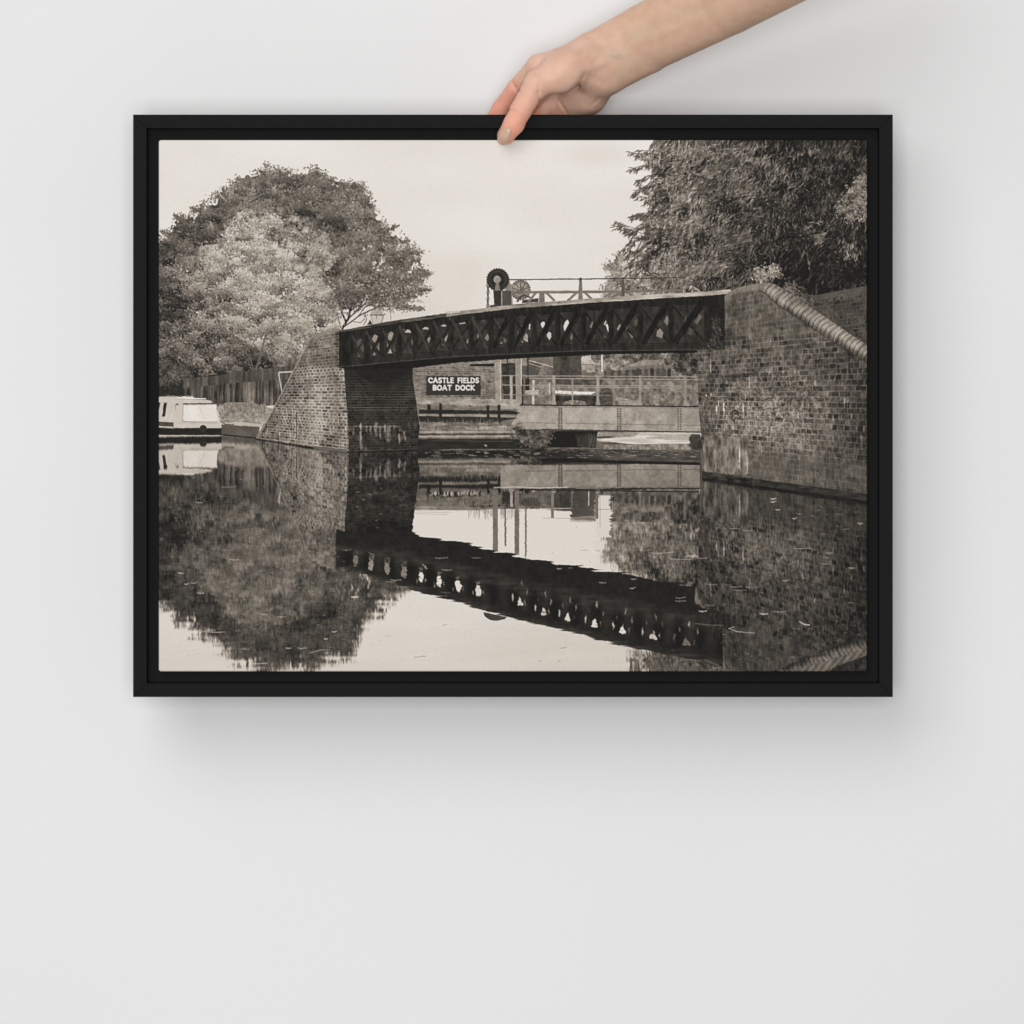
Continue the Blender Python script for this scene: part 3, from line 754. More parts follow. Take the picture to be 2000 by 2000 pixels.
    ON.line([(1000, 570.5), (1100, 570.4), (1220, 569), (1330, 567)], 5, 116)
    ON.line([(1000, 568), (1220, 567)], 1, 150, .6)
    for a, b, y0 in ((1053, 1064, 570), (1129, 1139, 546), (1213, 1221, 545), (1291, 1295, 548)):
        ON.poly([(a + (2.4 if y0 < 560 else 0), y0), (b - (2.4 if y0 < 560 else 0), y0), (b, 592), (a, 592)], 116 if a < 1200 else 84)
        if y0 < 560:
            ON.disc((a + b) / 2, y0 - 1.5, 2.6, 70)
    for p in ([(1047, 571), (1030, 592)], [(1068, 572), (1082, 586)], [(1128, 570), (1110, 586)], [(1142, 571), (1155, 583)], [(1212, 571), (1196, 580)], [(1224, 569), (1236, 578)]):
        ON.line(p, 4.6, 108)
        ON.line([(p[0][0] + 1, p[0][1]), (p[1][0] + 1, p[1][1])], 1, 150, .6)
    # winding wheel on its bracket
    ON.poly([(986, 548), (994, 545), (1000, 560), (1002, 597), (988, 597)], 150)
    ON.poly([(963, 567), (979, 567), (979, 598), (966, 598)], 50)
    ON.poly([(981, 567), (999, 568), (999, 596), (981, 597)], 76)
    ON.line([(980, 567), (980, 597)], 1.8, 130)
    for k in range(26):
        a = k * math.pi / 13
        ON.disc(972.5 + 20.4 * math.cos(a), 546 + 20.4 * math.sin(a), 2.3, 46)
    ON.disc(972.5, 546, 20.4, 42)
    for rr, t, op in ((18, 66, .7), (14.6, 40, .9)):
        ON.disc(972, 546, rr, t, op)
    ON.poly([(969, 552), (974, 552), (977, 567), (966, 567)], 128)
    ON.disc(971, 545.5, 7.4, 118)
    ON.disc(971, 545.5, 6.2, 164)
    ON.disc(972, 546.5, 4.2, 146)
    for k in range(7):
        y_ = 557.5 + 6.6 * k
        ON.disc(953, y_, 2.9 if k % 2 == 0 else 1.7, 50, 1, 4.0)
        if k % 2 == 0:
            ON.disc(953, y_, 1.1, 214, .9, 2.0)
    ON.poly([(957, 596), (968, 594), (968, 598), (957, 600)], 50)
    # ---------------------------------------------------------- right abutment
    AR = Layer()
    # wall that climbs behind the coping
    AR.poly([(1500, 556), (1590, 577), (1640, 568), (1700, 558), (1700, 690), (1600, 640)], np.clip(bricks(PX + PY * .1, PY + (PX - 1590) * .12, 13, 7.4, 151, 58, 76, 84, .1) + 26 * (fbm(26, 152, 2) - .5), 34, 120).astype(np.float32))
    AR.poly([(1588, 577), (1640, 568), (1700, 557), (1700, 572), (1640, 580), (1596, 588)], (82 + 20 * (fbm(9, 153, 2, 1, .5) - .5)).astype(np.float32))
    AR.line([(1600, 590), (1640, 582), (1700, 574)], 1.4, 100, .6)
    for cx, cy, rx, ry2, n, t in ((1545, 565, 18, 16, 130, 96), (1562, 588, 22, 14, 120, 104), (1580, 600, 16, 10, 60, 92), (1660, 630, 20, 22, 70, 74), (1680, 655, 12, 8, 40, 58), (1640, 615, 14, 10, 40, 66)):
        for _ in range(n):
            stamp(AR, cx + R.normal() * rx * .5, cy + R.normal() * ry2 * .5, 1 + R.normal() * .6, 6, 1.8, t + R.normal() * 22, .8)
    c2 = 1 + .00103 * (PX - 1373)
    v2, u2 = (PY - 775) / c2, (PX - 1373) / (1 + .0005 * (PX - 1373))
    rb = bricks(u2, v2, 16.5, 8.6, 161, 72, 106, 120, .11, .07)
    w2 = fbm(60, 162, 3)
    jt = bricks(u2, v2, 16.5, 8.6, 161, 0, 0, 1., .11, 0)
    jt = np.clip((jt - 0) , 0, 1)
    rb = rb + 34 * jt * np.exp(-((PX - 1500) / 110) ** 2 - ((PY - 800) / 75) ** 2) * (.6 + .6 * noise(30, 14, 182))
    pale2 = np.exp(-((PX - 1500) / 90) ** 2 - ((PY - 810) / 60) ** 2)
    up = sstep(PY, 680, 640)
    t2 = rb - 4 + 22 * pale2 + 52 * (w2 - .5) + 26 * (fbm(7, 163, 2) - .5) - 24 * sstep(PX, 1550, 1690)
    t2 = t2 * (1 - .5 * up) + .5 * up * (106 + 34 * (w2 - .5))
    lowm = sstep(PY - (PX - 1373) * .1, 850, 890)
    t2 = t2 * (1 - .6 * lowm) + .6 * lowm * (94 + 40 * (fbm(16, 164, 3, 1, 1.6) - .5))
    dk = sstep(fbm(22, 165, 2, 1.2, .8), .56, .7) * sstep(v2, 60, -60)
    t2 = t2 - 5 - 16 * dk + 44 * (fbm(9, 180, 3, .8, 1.4) - .5) + 24 * (noise(2.4, 14, 181) - .5)
    t2 = t2 + 60 * sstep(noise(4, 22, 166), .84, .97) * sstep(PY, 700, 740) * sstep(PY, 900, 860)
    t2 = np.clip(t2, 40, 190).astype(np.float32)
    AR.poly([(1416, 578), (1424, 570), (1440, 566), (1490, 560), (1700, 690), (1700, 972), (1600, 954), (1470, 936), (1444, 934), (1374, 922), (1370, 850), (1365, 800), (1362, 684), (1416, 683)], t2)
    # rendered base with lime streaks
    pm = fullmask([(1372, 852), (1400, 850), (1462, 856), (1462, 930), (1374, 921)])
    pm = sstep(blur(pm, 4) + .8 * (fbm(12, 167, 2) - .5), .35, .65) * pm
    AR.mask(pm * .85, np.clip(122 + 190 * (fbm(12, 168, 3, .6, 1.8) - .5) + 40 * (noise(3, 16, 170) - .5), 56, 205).astype(np.float32))
    strk = .25 + .95 * sstep(noise(4, 5, 169), .25, .7)
    for x, a, b, w, t in ((1400, 790, 812, 3.4, 200), (1414, 786, 818, 3.6, 202), (1452, 788, 828, 2.8, 206), (1461, 802, 816, 2, 180), (1445, 868, 918, 2.8, 206), (1438, 866, 890, 1.6, 170), (1398, 902, 916, 2, 196), (1404, 900, 917, 2, 200), (1388, 700, 732, 2, 170), (1372, 708, 712, 8, 160), (1380, 770, 776, 3, 206), (1389, 768, 776, 2, 200), (1374, 780, 806, 1.6, 180), (1505, 662, 676, 2.4, 170), (1587, 774, 786, 2.6, 190), (1600, 774, 782, 2, 176), (1630, 736, 750, 2.4, 150), (1650, 776, 790, 3, 160), (1565, 804, 812, 2, 166), (1440, 712, 724, 2.4, 170), (1442, 744, 756, 2, 160), (1570, 740, 766, 1.6, 140)):
        rm = polymask([(x - w * .3, a), (x + w * .4, a + 1), (x + w * .55, (a + b) / 2), (x + w * .2, b), (x - w * .1, b - 2), (x - w * .5, (a + b) / 2)])
        AR.put(rm[0], rm[1], rm[2] * strk[rm[0], rm[1]] * .9, t)
    AR.line([(1430, 805), (1437, 801), (1443, 805), (1442, 811)], 3, 46)
    AR.line([(1432, 806), (1430, 818), (1434, 823), (1438, 816)], 1.8, 44)
    # coping of rounded bricks
    cop_up = [(1416, 578), (1424, 570), (1440, 562), (1470, 555), (1492, 551), (1504, 551), (1516, 556), (1560, 584), (1620, 624), (1700, 678)]
    cop_lo = [(1416, 586), (1430, 576), (1446, 572), (1470, 568), (1484, 567), (1496, 574), (1512, 590), (1560, 622), (1620, 662), (1700, 712)]
    rx0, ry0 = 200, 127
    d = ((PX - 1500) * (-ry0) + (PY - 551) * rx0) / math.hypot(rx0, ry0)
    al_ = ((PX - 1500) * rx0 + (PY - 551) * ry0) / math.hypot(rx0, ry0)
    dd = np.clip(d / 26, 0, 1)
    prof = 132 + 26 * np.sin(np.clip(dd, 0, 1) * 3.14) - 46 * sstep(dd, .55, 1.0)
    seg = (al_ + 5 * np.sin(dd * 2.6) + 3.4 * (noise(22, 22, 174) - .5)) / 9.4
    joint = 1 - sstep(np.abs(seg - np.round(seg)) * 9.4, .6, 1.7)
    ct = prof + 40 * (hash2(np.floor(seg + .5), seg * 0, 171) - .5) - 62 * joint * (.45 + .9 * noise(12, 12, 176)) + 30 * (fbm(16, 177, 2) - .5) + 26 * (fbm(8, 172, 2) - .5)
    ctl = 126 + 22 * (fbm(9, 173, 2) - .5) - 16 * (1 - sstep(np.abs(((PX * 1.) / 8.5) % 1 - .5), .0, .2)) - 22 * sstep(PY - interp(PX, cop_up), 8, 16)
    ct = np.where(PX < 1492, ctl, ct)
    AR.poly(cop_up + cop_lo[::-1], np.clip(ct, 44, 196).astype(np.float32))
    AR.line(cop_lo[4:], 2, 54, .8)
    for _ in range(420):                                            # self-sown plant on the crest
        q = R.rand()
        cx, cy = (1488, 540) if q < .6 else (1512, 530)
        stamp(AR, cx + R.normal() * 7, cy + R.normal() * 7.5 - 1, R.rand() * 3, 5, 3, 142 + R.normal() * 34, .85)
    for _ in range(200):
        q = R.rand()
        stamp(AR, 1398 + R.normal() * (3 + 6 * q), 624 + 56 * q + R.normal() * 3, 1.2 + R.normal() * .7, 6, 1.8, 62 + R.normal() * 20, .85)
    # stones and shadow at the foot
    AR.poly([(1372, 920), (1450, 932), (1471, 934), (1471, 956), (1372, 944)], (44 + 90 * (fbm(8, 174, 3, 1.8, .6) - .5)).astype(np.float32))
    AR.poly([(1471, 935), (1560, 946), (1700, 966), (1700, 992), (1560, 970), (1471, 956)], (46 + 50 * (fbm(8, 175, 3, 2.4, .6) - .5)).astype(np.float32))

    # ================================================================= water
    water_line = interp(PX, [(300, 851), (432, 851), (508, 858), (612, 876), (681, 884), (815, 881), (900, 876), (1060, 875), (1369, 880), (1371, 922), (1374, 934), (1471, 947), (1700, 979)])
    below = sstep(PY, water_line - .7, water_line + .7)
    depth = np.clip(PY - water_line, 0, 400)
    j1 = (noise(46, 2.6, 201) - .5) * 2
    j2 = (noise(2.6, 26, 202) - .5) * 2
    j3 = (noise(120, 9, 203) - .5) * 2
    amp = .5 + depth / 120
    disp = j1 * 2.2 * amp + j2 * 1.3 * amp + j3 * 1.6 * amp
    xdis = (noise(30, 4, 204) - .5) * 2.2 * amp

    rtex = (noise(2.6, 7, 231) - .5) * 20 + (noise(9, 2.6, 232) - .5) * 22 + (noise(12, 9, 233) - .5) * 24

    def reflect(L, axis, k, streak=1., gain=(.84, 2.), tex=0., xo=0.):
        ys = 2 * axis - PY + disp * streak - OY
        xi = np.clip(PX + xo + xdis * streak - OX, 0, PW - 1.01).astype(np.int32)
        y0 = np.clip(ys, 0, PH - 1.01)
        yi = y0.astype(np.int32)
        f = (y0 - yi).astype(np.float32)
        t = L.t[yi, xi] * (1 - f) + L.t[yi + 1, xi] * f
        a = L.a[yi, xi] * (1 - f) + L.a[yi + 1, xi] * f
        a = a * (ys > -400)
        o = Layer()
        if k:
            pm = blur(t * a, 0, k)
            a = blur(a, 0, k)
            t = pm / np.maximum(a, 1e-3)
        o.t, o.a = np.clip(t * gain[0] + gain[1] + tex * rtex, 22, 235).astype(np.float32), a.astype(np.float32)
        return o
    WT = Layer(0, 1)
    WT.t[...] = 219 - 6 * sstep(PY, 1180, 1312) + 5 * (fbm(90, 205, 2, 3, .6) - .5) - 5 * sstep(PX, 900, 1100) * sstep(PY, 1150, 1250) + 8 * (fbm(40, 206, 3, 3.5, .5) - .5) - 16 * sstep(noise(9, 3, 208), .93, .99)
    WT.over(reflect(TL, 819. + (PX - 309) * .0, 2, 1.5, (.62, 3), .85, xo=26 * sstep(PX, 520, 720)))
    WT.over(reflect(TR, 803., 2, 1.5, (.86, 0), 1.2))
    # dark mass of the right bank in the reflection, filling below the yard
    BB = Layer()
    BB.over(BK)
    WT.over(reflect(BB, interp(PX, [(300, 846), (420, 846), (510, 852), (620, 858)]), 3, 1.2, (.9, 0)))
    WT.over(reflect(BT, 851., 1, .7, (.94, 0)))
    WT.over(reflect(D2, 852., 1, .9, (.84, 0)))
    # clear sky in the gap between the workshop's reflection and the bridge's
    g2 = sstep(PX, 786, 790) * sstep(PX, 1166 + 10 * j1, 1162 + 10 * j1) * sstep(PY + 7 * j1, 990, 998) * sstep(PY, 1128, 1120)
    WT.t = WT.t * (1 - g2) + 221 * g2
    g3 = sstep(np.abs(PX - 1180 - 5 * j1), 15, 12) * sstep(PY, 965, 970) * sstep(PY, 1052, 1048)
    WT.t = WT.t * (1 - g3) + 216 * g3
    drk = sstep(np.abs(PX - 1139 - 4 * j1), 25, 21) * sstep(PY, 950, 955) * sstep(PY + 6 * j1, 1018, 1008)
    WT.t = WT.t * (1 - drk) + 72 * drk
    for _ in range(70):
        x = 915 + 100 * R.rand()
        WT.line([(x, 985), (x + R.normal(), 998 + 18 * R.rand())], 1.4, 120, .4)
    for x, w, y, t in ((967.5, 10, 1076, 110), (1009.5, 9, 1084, 106), (1079, 5.4, 1012, 120), (1166, 5.6, 1014, 104), (1250, 5, 1015, 112), (1338, 5, 1016, 98), (1117, 2, 990, 110), (1150, 2, 988, 190), (1194, 2.4, 994, 90), (1172, 1, 1030, 150), (999, 5, 990, 150)):
        WT.rect(x - w / 2, 957, x + w / 2, y, t)
    for cx, y1 in ((987, 1070), (1027, 1090)):
        for k in range(int((y1 - 985) / 4.2)):
            WT.disc(cx + R.normal() * .4, 985 + 4.2 * k, 1.9, 84, .8, 2.6)
    WT.line([(1060, 1012), (1168, 1013)], 1, 130, .7)
    WT.line([(1100, 994), (1230, 996)], 1, 90, .7)
    for k in range(5):
        y = 990 + k * 3.4
        WT.line([(800 + 20 * R.rand(), y), (870 + 60 * R.rand(), y + 1)], 1.2, 150, .5)
    # willow side: broken pale glints
    for _ in range(420):
        x, y = 1190 + 180 * R.rand(), 965 + 140 * R.rand()
        t = 44 if R.rand() < .55 else 150
        WT.line([(x, y), (x + R.normal() * 1.0, y + 3 + 8 * R.rand())], 1.3, t, .3)
    WT.over(reflect(Q, 877., 1, .7, (.82, 0)))
    gr = reflect(G, 873.4 + (PX - 1208) * .002, 0, .5, (.8, 4))
    gr.a = gr.a * sstep(PY, 965, 962)
    WT.over(gr)
    WT.line([(1030, 957), (1366, 961)], 2.6, 44)
    WT.line([(965, 953), (1000, 951), (1050, 953), (1108, 952)], 2.2, 196, .8)
    # dark foot of the dock and lily leaves
    W2 = Layer()
    W2.over(W)
    W2.a *= sstep(PY, 903, 901)
    wm2 = sstep(PX, 800, 816) * sstep(PX, 1384, 1378)
    gw = (40 + 30 * sstep(PX, 1120, 1200) + 34 * (noise(30, 3, 207) - .5)).astype(np.float32)
    WT.mask(wm2 * sstep(PY, 872, 876) * sstep(PY, 897, 888) * sstep(PX, 1010, 1060), gw)
    WT.mask(sstep(PX, 1056, 1060) * sstep(PX, 1374, 1368) * sstep(PY, 872, 876) * sstep(PY, 908, 905) * (1 - gr.a), gw)
    WT.line([(1060, 899), (1366, 906)], 5.5, 28)
    WT.line([(820, 888), (1070, 889)], 4, 34, .7)
    for _ in range(130):
        x = 830 + 530 * R.rand()
        y = 878 + 16 * R.rand()
        WT.line([(x, y), (x + 2 + 9 * R.rand(), y)], 1, 120 + 80 * R.rand(), .6)
    WT.line([(1030, 874), (1150, 875), (1366, 881)], 1.3, 120, .8)
    # near masonry and the bridge
    axl = interp(PX, [(300, 852), (498, 857), (612, 875), (681, 883), (815, 880)])
    WT.over(reflect(AL, axl, 1, .7, (.84, 2), .7))
    axb = interp(PX, [(662, 876), (1000, 903), (1366, 916), (1416, 935)])
    axt = interp(PX, [(662, 876), (800, 886), (1000, 904), (1366, 926), (1416, 936)])
    br_r = reflect(BR, axt, 1, 1.0, (.72, 4))
    ja = j1 * 5
    # the underside band as the water shows it
    up_e = interp(PX, [(655, 1036), (690, 1040), (795, 1037), (830, 1048), (900, 1060), (960, 1075), (1020, 1088), (1100, 1104), (1190, 1118), (1240, 1122), (1290, 1134), (1358, 1146)]) + ja
    lo_e = interp(PX, [(655, 1106), (690, 1115), (760, 1136), (830, 1160), (900, 1178), (1000, 1208), (1060, 1222), (1120, 1236), (1200, 1258), (1300, 1278), (1358, 1290), (1412, 1304)]) + ja * .6
    rt = 1358 + 54 * sstep(PY + 3 * j1, 1178, 1200)
    bm = sstep(PX, 655, 657) * sstep(PX, rt + 1, rt - 1) * sstep(PY, up_e - 1, up_e + 1) * sstep(PY, lo_e + 1.5, lo_e - 1.5)
    mid = (PY - up_e) / (lo_e - up_e)
    WT.mask(bm, (30 + 18 * sstep(mid, .28, .45) * sstep(mid, .62, .5) * (.3 + noise(40, 5, 209)) + 30 * sstep(mid, .84, 1.0) * noise(24, 5, 210) + 9 * np.sin(PX * .155) * sstep(mid, .4, .5) * sstep(mid, .9, .8) + 8 * (noise(6, 8, 212) - .5)).astype(np.float32))
    # light through the lattice, upside down
    LT = Layer()
    for i in range(0, 16):
        a, b = xs[i], xs[i + 1]
        f = i / 16.
        c = (a + b) / 2 - 4 + f * 2
        uy, ly = float(interp(c, [(655, 1040), (1358, 1150)])), float(interp(c, [(655, 1108), (760, 1136), (900, 1178), (1060, 1222), (1200, 1258), (1358, 1290)]))
        yc = ly - (ly - uy) * (.34 if i < 10 else .26)
        w = (b - a) * (.17 if i < 4 else .145)
        t = (112, 146, 120, 132, 222, 226, 218, 214, 40, 206, 200, 214, 216, 218, 190, 110)[i]
        if i < 4:
            LT.poly([(c - w, yc - 22), (c + w * 1.2, yc - 18), (c + w, yc + 2), (c - w * .8, yc + 4)], t * .62, .8)
            LT.line([(c - w, yc - 20), (c + w, yc - 2)], 2.2, 32)
        if i < 9 and i != 8:
            LT.poly([(c - w * .5, yc - 8 - 3 * R.rand()), (c + w * .7, yc - 7), (c + w * 1.1, yc + 4), (c + w * .5, yc + 13 + 3 * R.rand()), (c - w * .6, yc + 12), (c - w * 1.0, yc + 2)], t, .95)
            LT.poly([(c - w * .8, yc - 16), (c + w * .8, yc - 17), (c + w * .5, yc - 11), (c - w * .5, yc - 11)], t * .5, .8)
        elif i != 8:
            LT.poly([(c - w * .9, yc + 10), (c, yc - 6), (c + w * .9, yc + 9), (c + w * .6, yc + 12)], t, .95)
            LT.disc(c - w * 2.3, yc - 4, 1.6, t * .85, .85, 7)
        if 3 < i < 8:
            for sgn in (-1, 1):
                LT.disc(c + sgn * w * 1.75, yc + 5 + 5 * R.rand(), 1.2, t * (.4 + .4 * R.rand()), .8, 4)
        if i > 8:
            LT.disc(c + w * .6, yc - 34 + 4 * R.rand(), 1.8, 190 * (R.rand() * .5 + .5), .75, 6)
            LT.disc(c - w * 1.4, yc - 24 + 6 * R.rand(), 1.3, 130 * (R.rand() * .6 + .4), .6, 5)
            LT.disc(c + w * 1.5, yc + 3 + 3 * R.rand(), 1.2, 170 * (R.rand() * .5 + .5), .7, 5)
            LT.disc(c + w * 2.2, yc - 18 + 4 * R.rand(), 1.4, 160 * (R.rand() * .5 + .5), .6, 6)
    LT.line([(826, 1104), (834, 1111)], 3, 150, .7)
    lx = np.clip(PX + (noise(7, 2.2, 221) - .5) * 2.6 + (noise(16, 5, 222) - .5) * 2.4 - OX, 0, PW - 1).astype(np.int32)
    ly_ = np.clip(PY + (noise(4, 4, 223) - .5) * 3 - OY, 0, PH - 1).astype(np.int32)
    LT.t, LT.a = LT.t[ly_, lx], blur(LT.a[ly_, lx] * (.6 + .7 * sstep(noise(9, 2.4, 224), .15, .45)), 0, 1, 1).clip(0, 1)
    WT.over(LT)
    # winding wheel in the water
    WT.poly([(944, 1196), (990, 1206), (985, 1210), (972, 1213), (958, 1212), (946, 1204)], 62)
    axr = interp(PX, [(1362, 926), (1374, 930), (1471, 944), (1700, 976)])
    WT.rect(1367, 868, 1380, 1010, 74)
    WT.over(reflect(AR, axr, 1, .5, (.76, -8), .22))
    # willow tips below the bridge's reflection
    for _ in range(150):
        x = 1232 + 170 * R.rand()
        y0 = float(interp(x, [(1232, 1280), (1290, 1280), (1412, 1300)])) + 4
        l = 10 + 26 * R.rand() if x > 1250 else 30
        WT.line([(x, y0 + 24 * R.rand()), (x + 3 + R.normal() * 3, y0 + l + 10 * R.rand())], 2.2, 56 + 60 * R.rand(), .6)
    AR2 = interp(PX, [(1380, 1292), (1425, 1312)])
    WT.line([(1378, 1290), (1400, 1299), (1424, 1310)], 4, 92, .6)
    # floating leaves, feathers and glints
    for _ in range(170):
        x, y = 1060 + 620 * R.rand(), 985 + 310 * R.rand()
        if x > 1370 or y < 1110:
            l = 1 + 6 * R.rand() ** 3
            WT.line([(x - l, y), (x + l, y + R.normal() * .7)], 1.5, 110 + 90 * R.rand(), .45, .9)
    for _ in range(150):
        x, y = 315 + 440 * R.rand(), 900 + 390 * R.rand()
        WT.disc(x, y, 1.2 + 1.6 * R.rand(), 170, .3 + .3 * R.rand(), .9)
    for x, y, l, t in ((352, 1119, 5, 210), (391, 1158, 6, 206), (378, 1139, 5, 170), (364, 1141, 4, 180), (457, 1093, 9, 206), (549, 1205, 8, 200), (515, 1200, 6, 160), (506, 1296, 15, 224), (691, 1166, 5, 210), (695, 1165, 4, 215), (590, 1266, 8, 200), (563, 1266, 5, 190), (447, 951, 14, 160), (388, 981, 6, 170), (636, 1248, 3, 200), (653, 1234, 4, 200), (479, 1268, 6, 150), (773, 1133, 10, 215), (862, 1090, 12, 190), (930, 1089, 8, 170), (873, 1113, 10, 190), (870, 1157, 9, 120), (862, 1164, 11, 120), (763, 1136, 9, 170), (677, 1074, 9, 150), (1092, 1111, 4, 180), (1238, 1131, 5, 160), (1236, 1149, 5, 170), (1330, 1168, 9, 200), (1330, 1174, 10, 190), (1373, 1194, 7, 220), (1177, 1138, 6, 150),
                       (1511, 974, 5, 210), (1511, 980, 5, 190), (1436, 1032, 9, 190), (1462, 1036, 12, 170), (1352, 1087, 14, 190), (1370, 1090, 10, 170), (1568, 1071, 16, 190), (1620, 1080, 6, 160), (1610, 1101, 9, 170), (1390, 1141, 12, 170), (1438, 1146, 10, 180), (1470, 1147, 12, 150), (1446, 1153, 12, 160), (1492, 1199, 7, 224), (1522, 1195, 11, 190), (1535, 1134, 6, 170), (1664, 1109, 5, 170), (1553, 1013, 4, 190), (1681, 1022, 4, 180), (1520, 995, 4, 190), (1295, 1080, 22, 200), (1330, 1092, 20, 190), (1255, 1075, 16, 150), (1352, 1085, 10, 205)):
        WT.line([(x - l, y), (x - l * .2, y + .9), (x + l, y + R.normal() * .8)], 1.5 + (l < 8), t, .6, .8)
    WT.line([(371, 1226), (390, 1233), (420, 1236), (438, 1235)], 2, 150, .8)
    WT.line([(604, 1276), (628, 1270), (640, 1269)], 2, 140, .8)
    WT.line([(1434, 1225), (1424, 1228), (1440, 1234), (1474, 1237)], 2, 156, .85)
    WT.line([(1562, 1215), (1572, 1220), (1581, 1221)], 3, 176, .85)
    WT.line([(1358, 1218), (1380, 1221), (1412, 1222)], 2, 100, .8)
    for x, y, l in ((820, 1282, 11), (1100, 1265, 6), (868, 1220, 4), (1092, 1291, 2), (1055, 1291, 2)):
        WT.line([(x - l, y + 2), (x + l, y)], 1.6, 150, .7)
    # pebbly pale verge of the coping's reflection, bottom right corner
    WT.poly([(1558, 1309), (1600, 1296), (1660, 1278), (1700, 1262), (1700, 1278), (1640, 1300), (1612, 1312), (1560, 1312)], np.clip(100 + 22 * np.sin((PX * .9 + PY * .7) * .5) + 26 * (fbm(10, 211, 2) - .5), 60, 130).astype(np.float32), .75)

    # ================================================================ compose
    IM = Layer(0, 1)
    IM.over(SKY)
    IM.over(TL)
    IM.over(TR)
    IM.over(BK)
    IM.over(BT)
    IM.over(D2)
    IM.over(W)
    IM.over(Q)
    IM.over(G)
    Q3 = Layer()
    Q3.t, Q3.a = Q.t, Q.a * sstep(PX, 1030, 1010) * sstep(PY, 797, 800)
    IM.over(Q3)
    IM.over(AL)
    IM.over(ON)
    IM.over(BR)
    IM.over(AR)
    wmask = below * np.maximum(sstep(PY, 872, 876) * 1., 0)
    wl = sstep(PX, 806, 816) * sstep(PX, 1373, 1370)
    wmask = np.where(wl > .5, below * sstep(PY, 876, 879), below)
    IM.t = IM.t * (1 - wmask) + WT.t * wmask
    t = IM.t
    # ink on cloth: slight softness and grain, lens fall-off towards the right hand corners
    wx = (noise(7, 7, 311) - .5) * .8 + (noise(2.6, 2.6, 312) - .5) * .6
    wy = (noise(7, 7, 313) - .5) * .8 + (noise(2.6, 2.6, 314) - .5) * .6
    sgn_ = sstep(np.abs(PX - 885.5), 50, 54) + sstep(np.abs(PY - 752.5), 17, 19)
    calm = np.clip(sgn_, .25, 1)
    gx_, gy_ = np.clip(PX - OX - .5 + wx * calm, 0, PW - 1.01), np.clip(PY - OY - .5 + wy * calm, 0, PH - 1.01)
    i_, j_ = gx_.astype(np.int32), gy_.astype(np.int32)
    u_, v_ = gx_ - i_, gy_ - j_
    t = (t[j_, i_] * (1 - u_) + t[j_, i_ + 1] * u_) * (1 - v_) + (t[j_ + 1, i_] * (1 - u_) + t[j_ + 1, i_ + 1] * u_) * v_
    ink_ = sstep(t, 205, 150) * calm
    t = t * (1 + ink_ * (.20 * (fbm(5, 315, 2) - .5) + .22 * (fbm(16, 316, 2) - .5)))
    t = t + .45 * (t - blur(t, 2, 2, 1))
    t = t + (noise(1.3, 1.3, 301) - .5) * 8 + 1.6 * np.sin(PX * 1.9 + PY * 1.1) * np.sin(PX * 1.1 - PY * 1.9)
    return np.clip(t, 18, 240)


def sepia(t):
    k = [0, 22, 40, 60, 90, 120, 150, 180, 210, 228, 245, 255]
    r = [20, 27, 45, 66, 97, 128, 159, 188, 216, 232, 246, 255]
    g = [19, 26, 43, 62, 91, 119, 149, 178, 207, 226, 242, 255]
    b = [17, 24, 39, 56, 82, 109, 137, 166, 196, 218, 237, 255]
    return np.stack([np.interp(t, k, c) for c in (r, g, b)], -1) / 255.


# ---------------------------------------------------------------------------
# THE SCENE: a white wall, a framed canvas held by its top rail, a bare arm.
# Picture units ("u") of 0.44 mm; x to the right, z up, y away from the viewer.
# ---------------------------------------------------------------------------
import bpy

S = 0.00044
CX, CY = 1000., 793.
scene = bpy.context.scene
COL = scene.collection


def W3(x, y, d):
    """(x, y down, depth) in u -> metres"""
    return ((x - CX) * S, d * S, (CY - y) * S)


def to_lin(c):
    c = np.asarray(c, dtype=np.float64)
    return np.where(c <= .04045, c / 12.92, ((c + .055) / 1.055) ** 2.4)


def mesh_obj(name, verts, faces, mat, parent=None, smooth=False):
    me = bpy.data.meshes.new(name)
    verts = np.asarray(verts, dtype=np.float32)
    if isinstance(faces, np.ndarray):
        n = faces.shape[1]
        me.vertices.add(len(verts))
        me.vertices.foreach_set('co', verts.ravel())
        me.loops.add(faces.size)
        me.loops.foreach_set('vertex_index', faces.astype(np.int32).ravel())
        me.polygons.add(len(faces))
        me.polygons.foreach_set('loop_start', np.arange(0, faces.size, n, dtype=np.int32))
        me.update(calc_edges=True)
    else:
        me.from_pydata([tuple(v) for v in verts], [], faces)
        me.update()
    if smooth:
        me.polygons.foreach_set('use_smooth', np.ones(len(me.polygons), dtype=bool))
    me.materials.append(mat)
    o = bpy.data.objects.new(name, me)
    COL.objects.link(o)
    if parent is not None:
        o.parent = parent
    return o


def tag(o, label, cat):
    o['label'] = label
    o['category'] = cat
    return o


def new_mat(name):
    m = bpy.data.materials.new(name)
    m.use_nodes = True
    nt = m.node_tree
    return m, nt, nt.nodes['Principled BSDF']


def bump(nt, bsdf, scale, strength, dist, detail=4., coord='Object', height=None):
    tc = nt.nodes.new('ShaderNodeTexCoord')
    nz = nt.nodes.new('ShaderNodeTexNoise')
    nz.inputs['Scale'].default_value = scale
    nz.inputs['Detail'].default_value = detail
    nt.links.new(tc.outputs[coord], nz.inputs['Vector'])
    b = nt.nodes.new('ShaderNodeBump')
    b.inputs['Strength'].default_value = strength
    b.inputs['Distance'].default_value = dist
    nt.links.new(nz.outputs['Fac'], b.inputs['Height'])
    nt.links.new(b.outputs['Normal'], bsdf.inputs['Normal'])
    return nz, tc, b


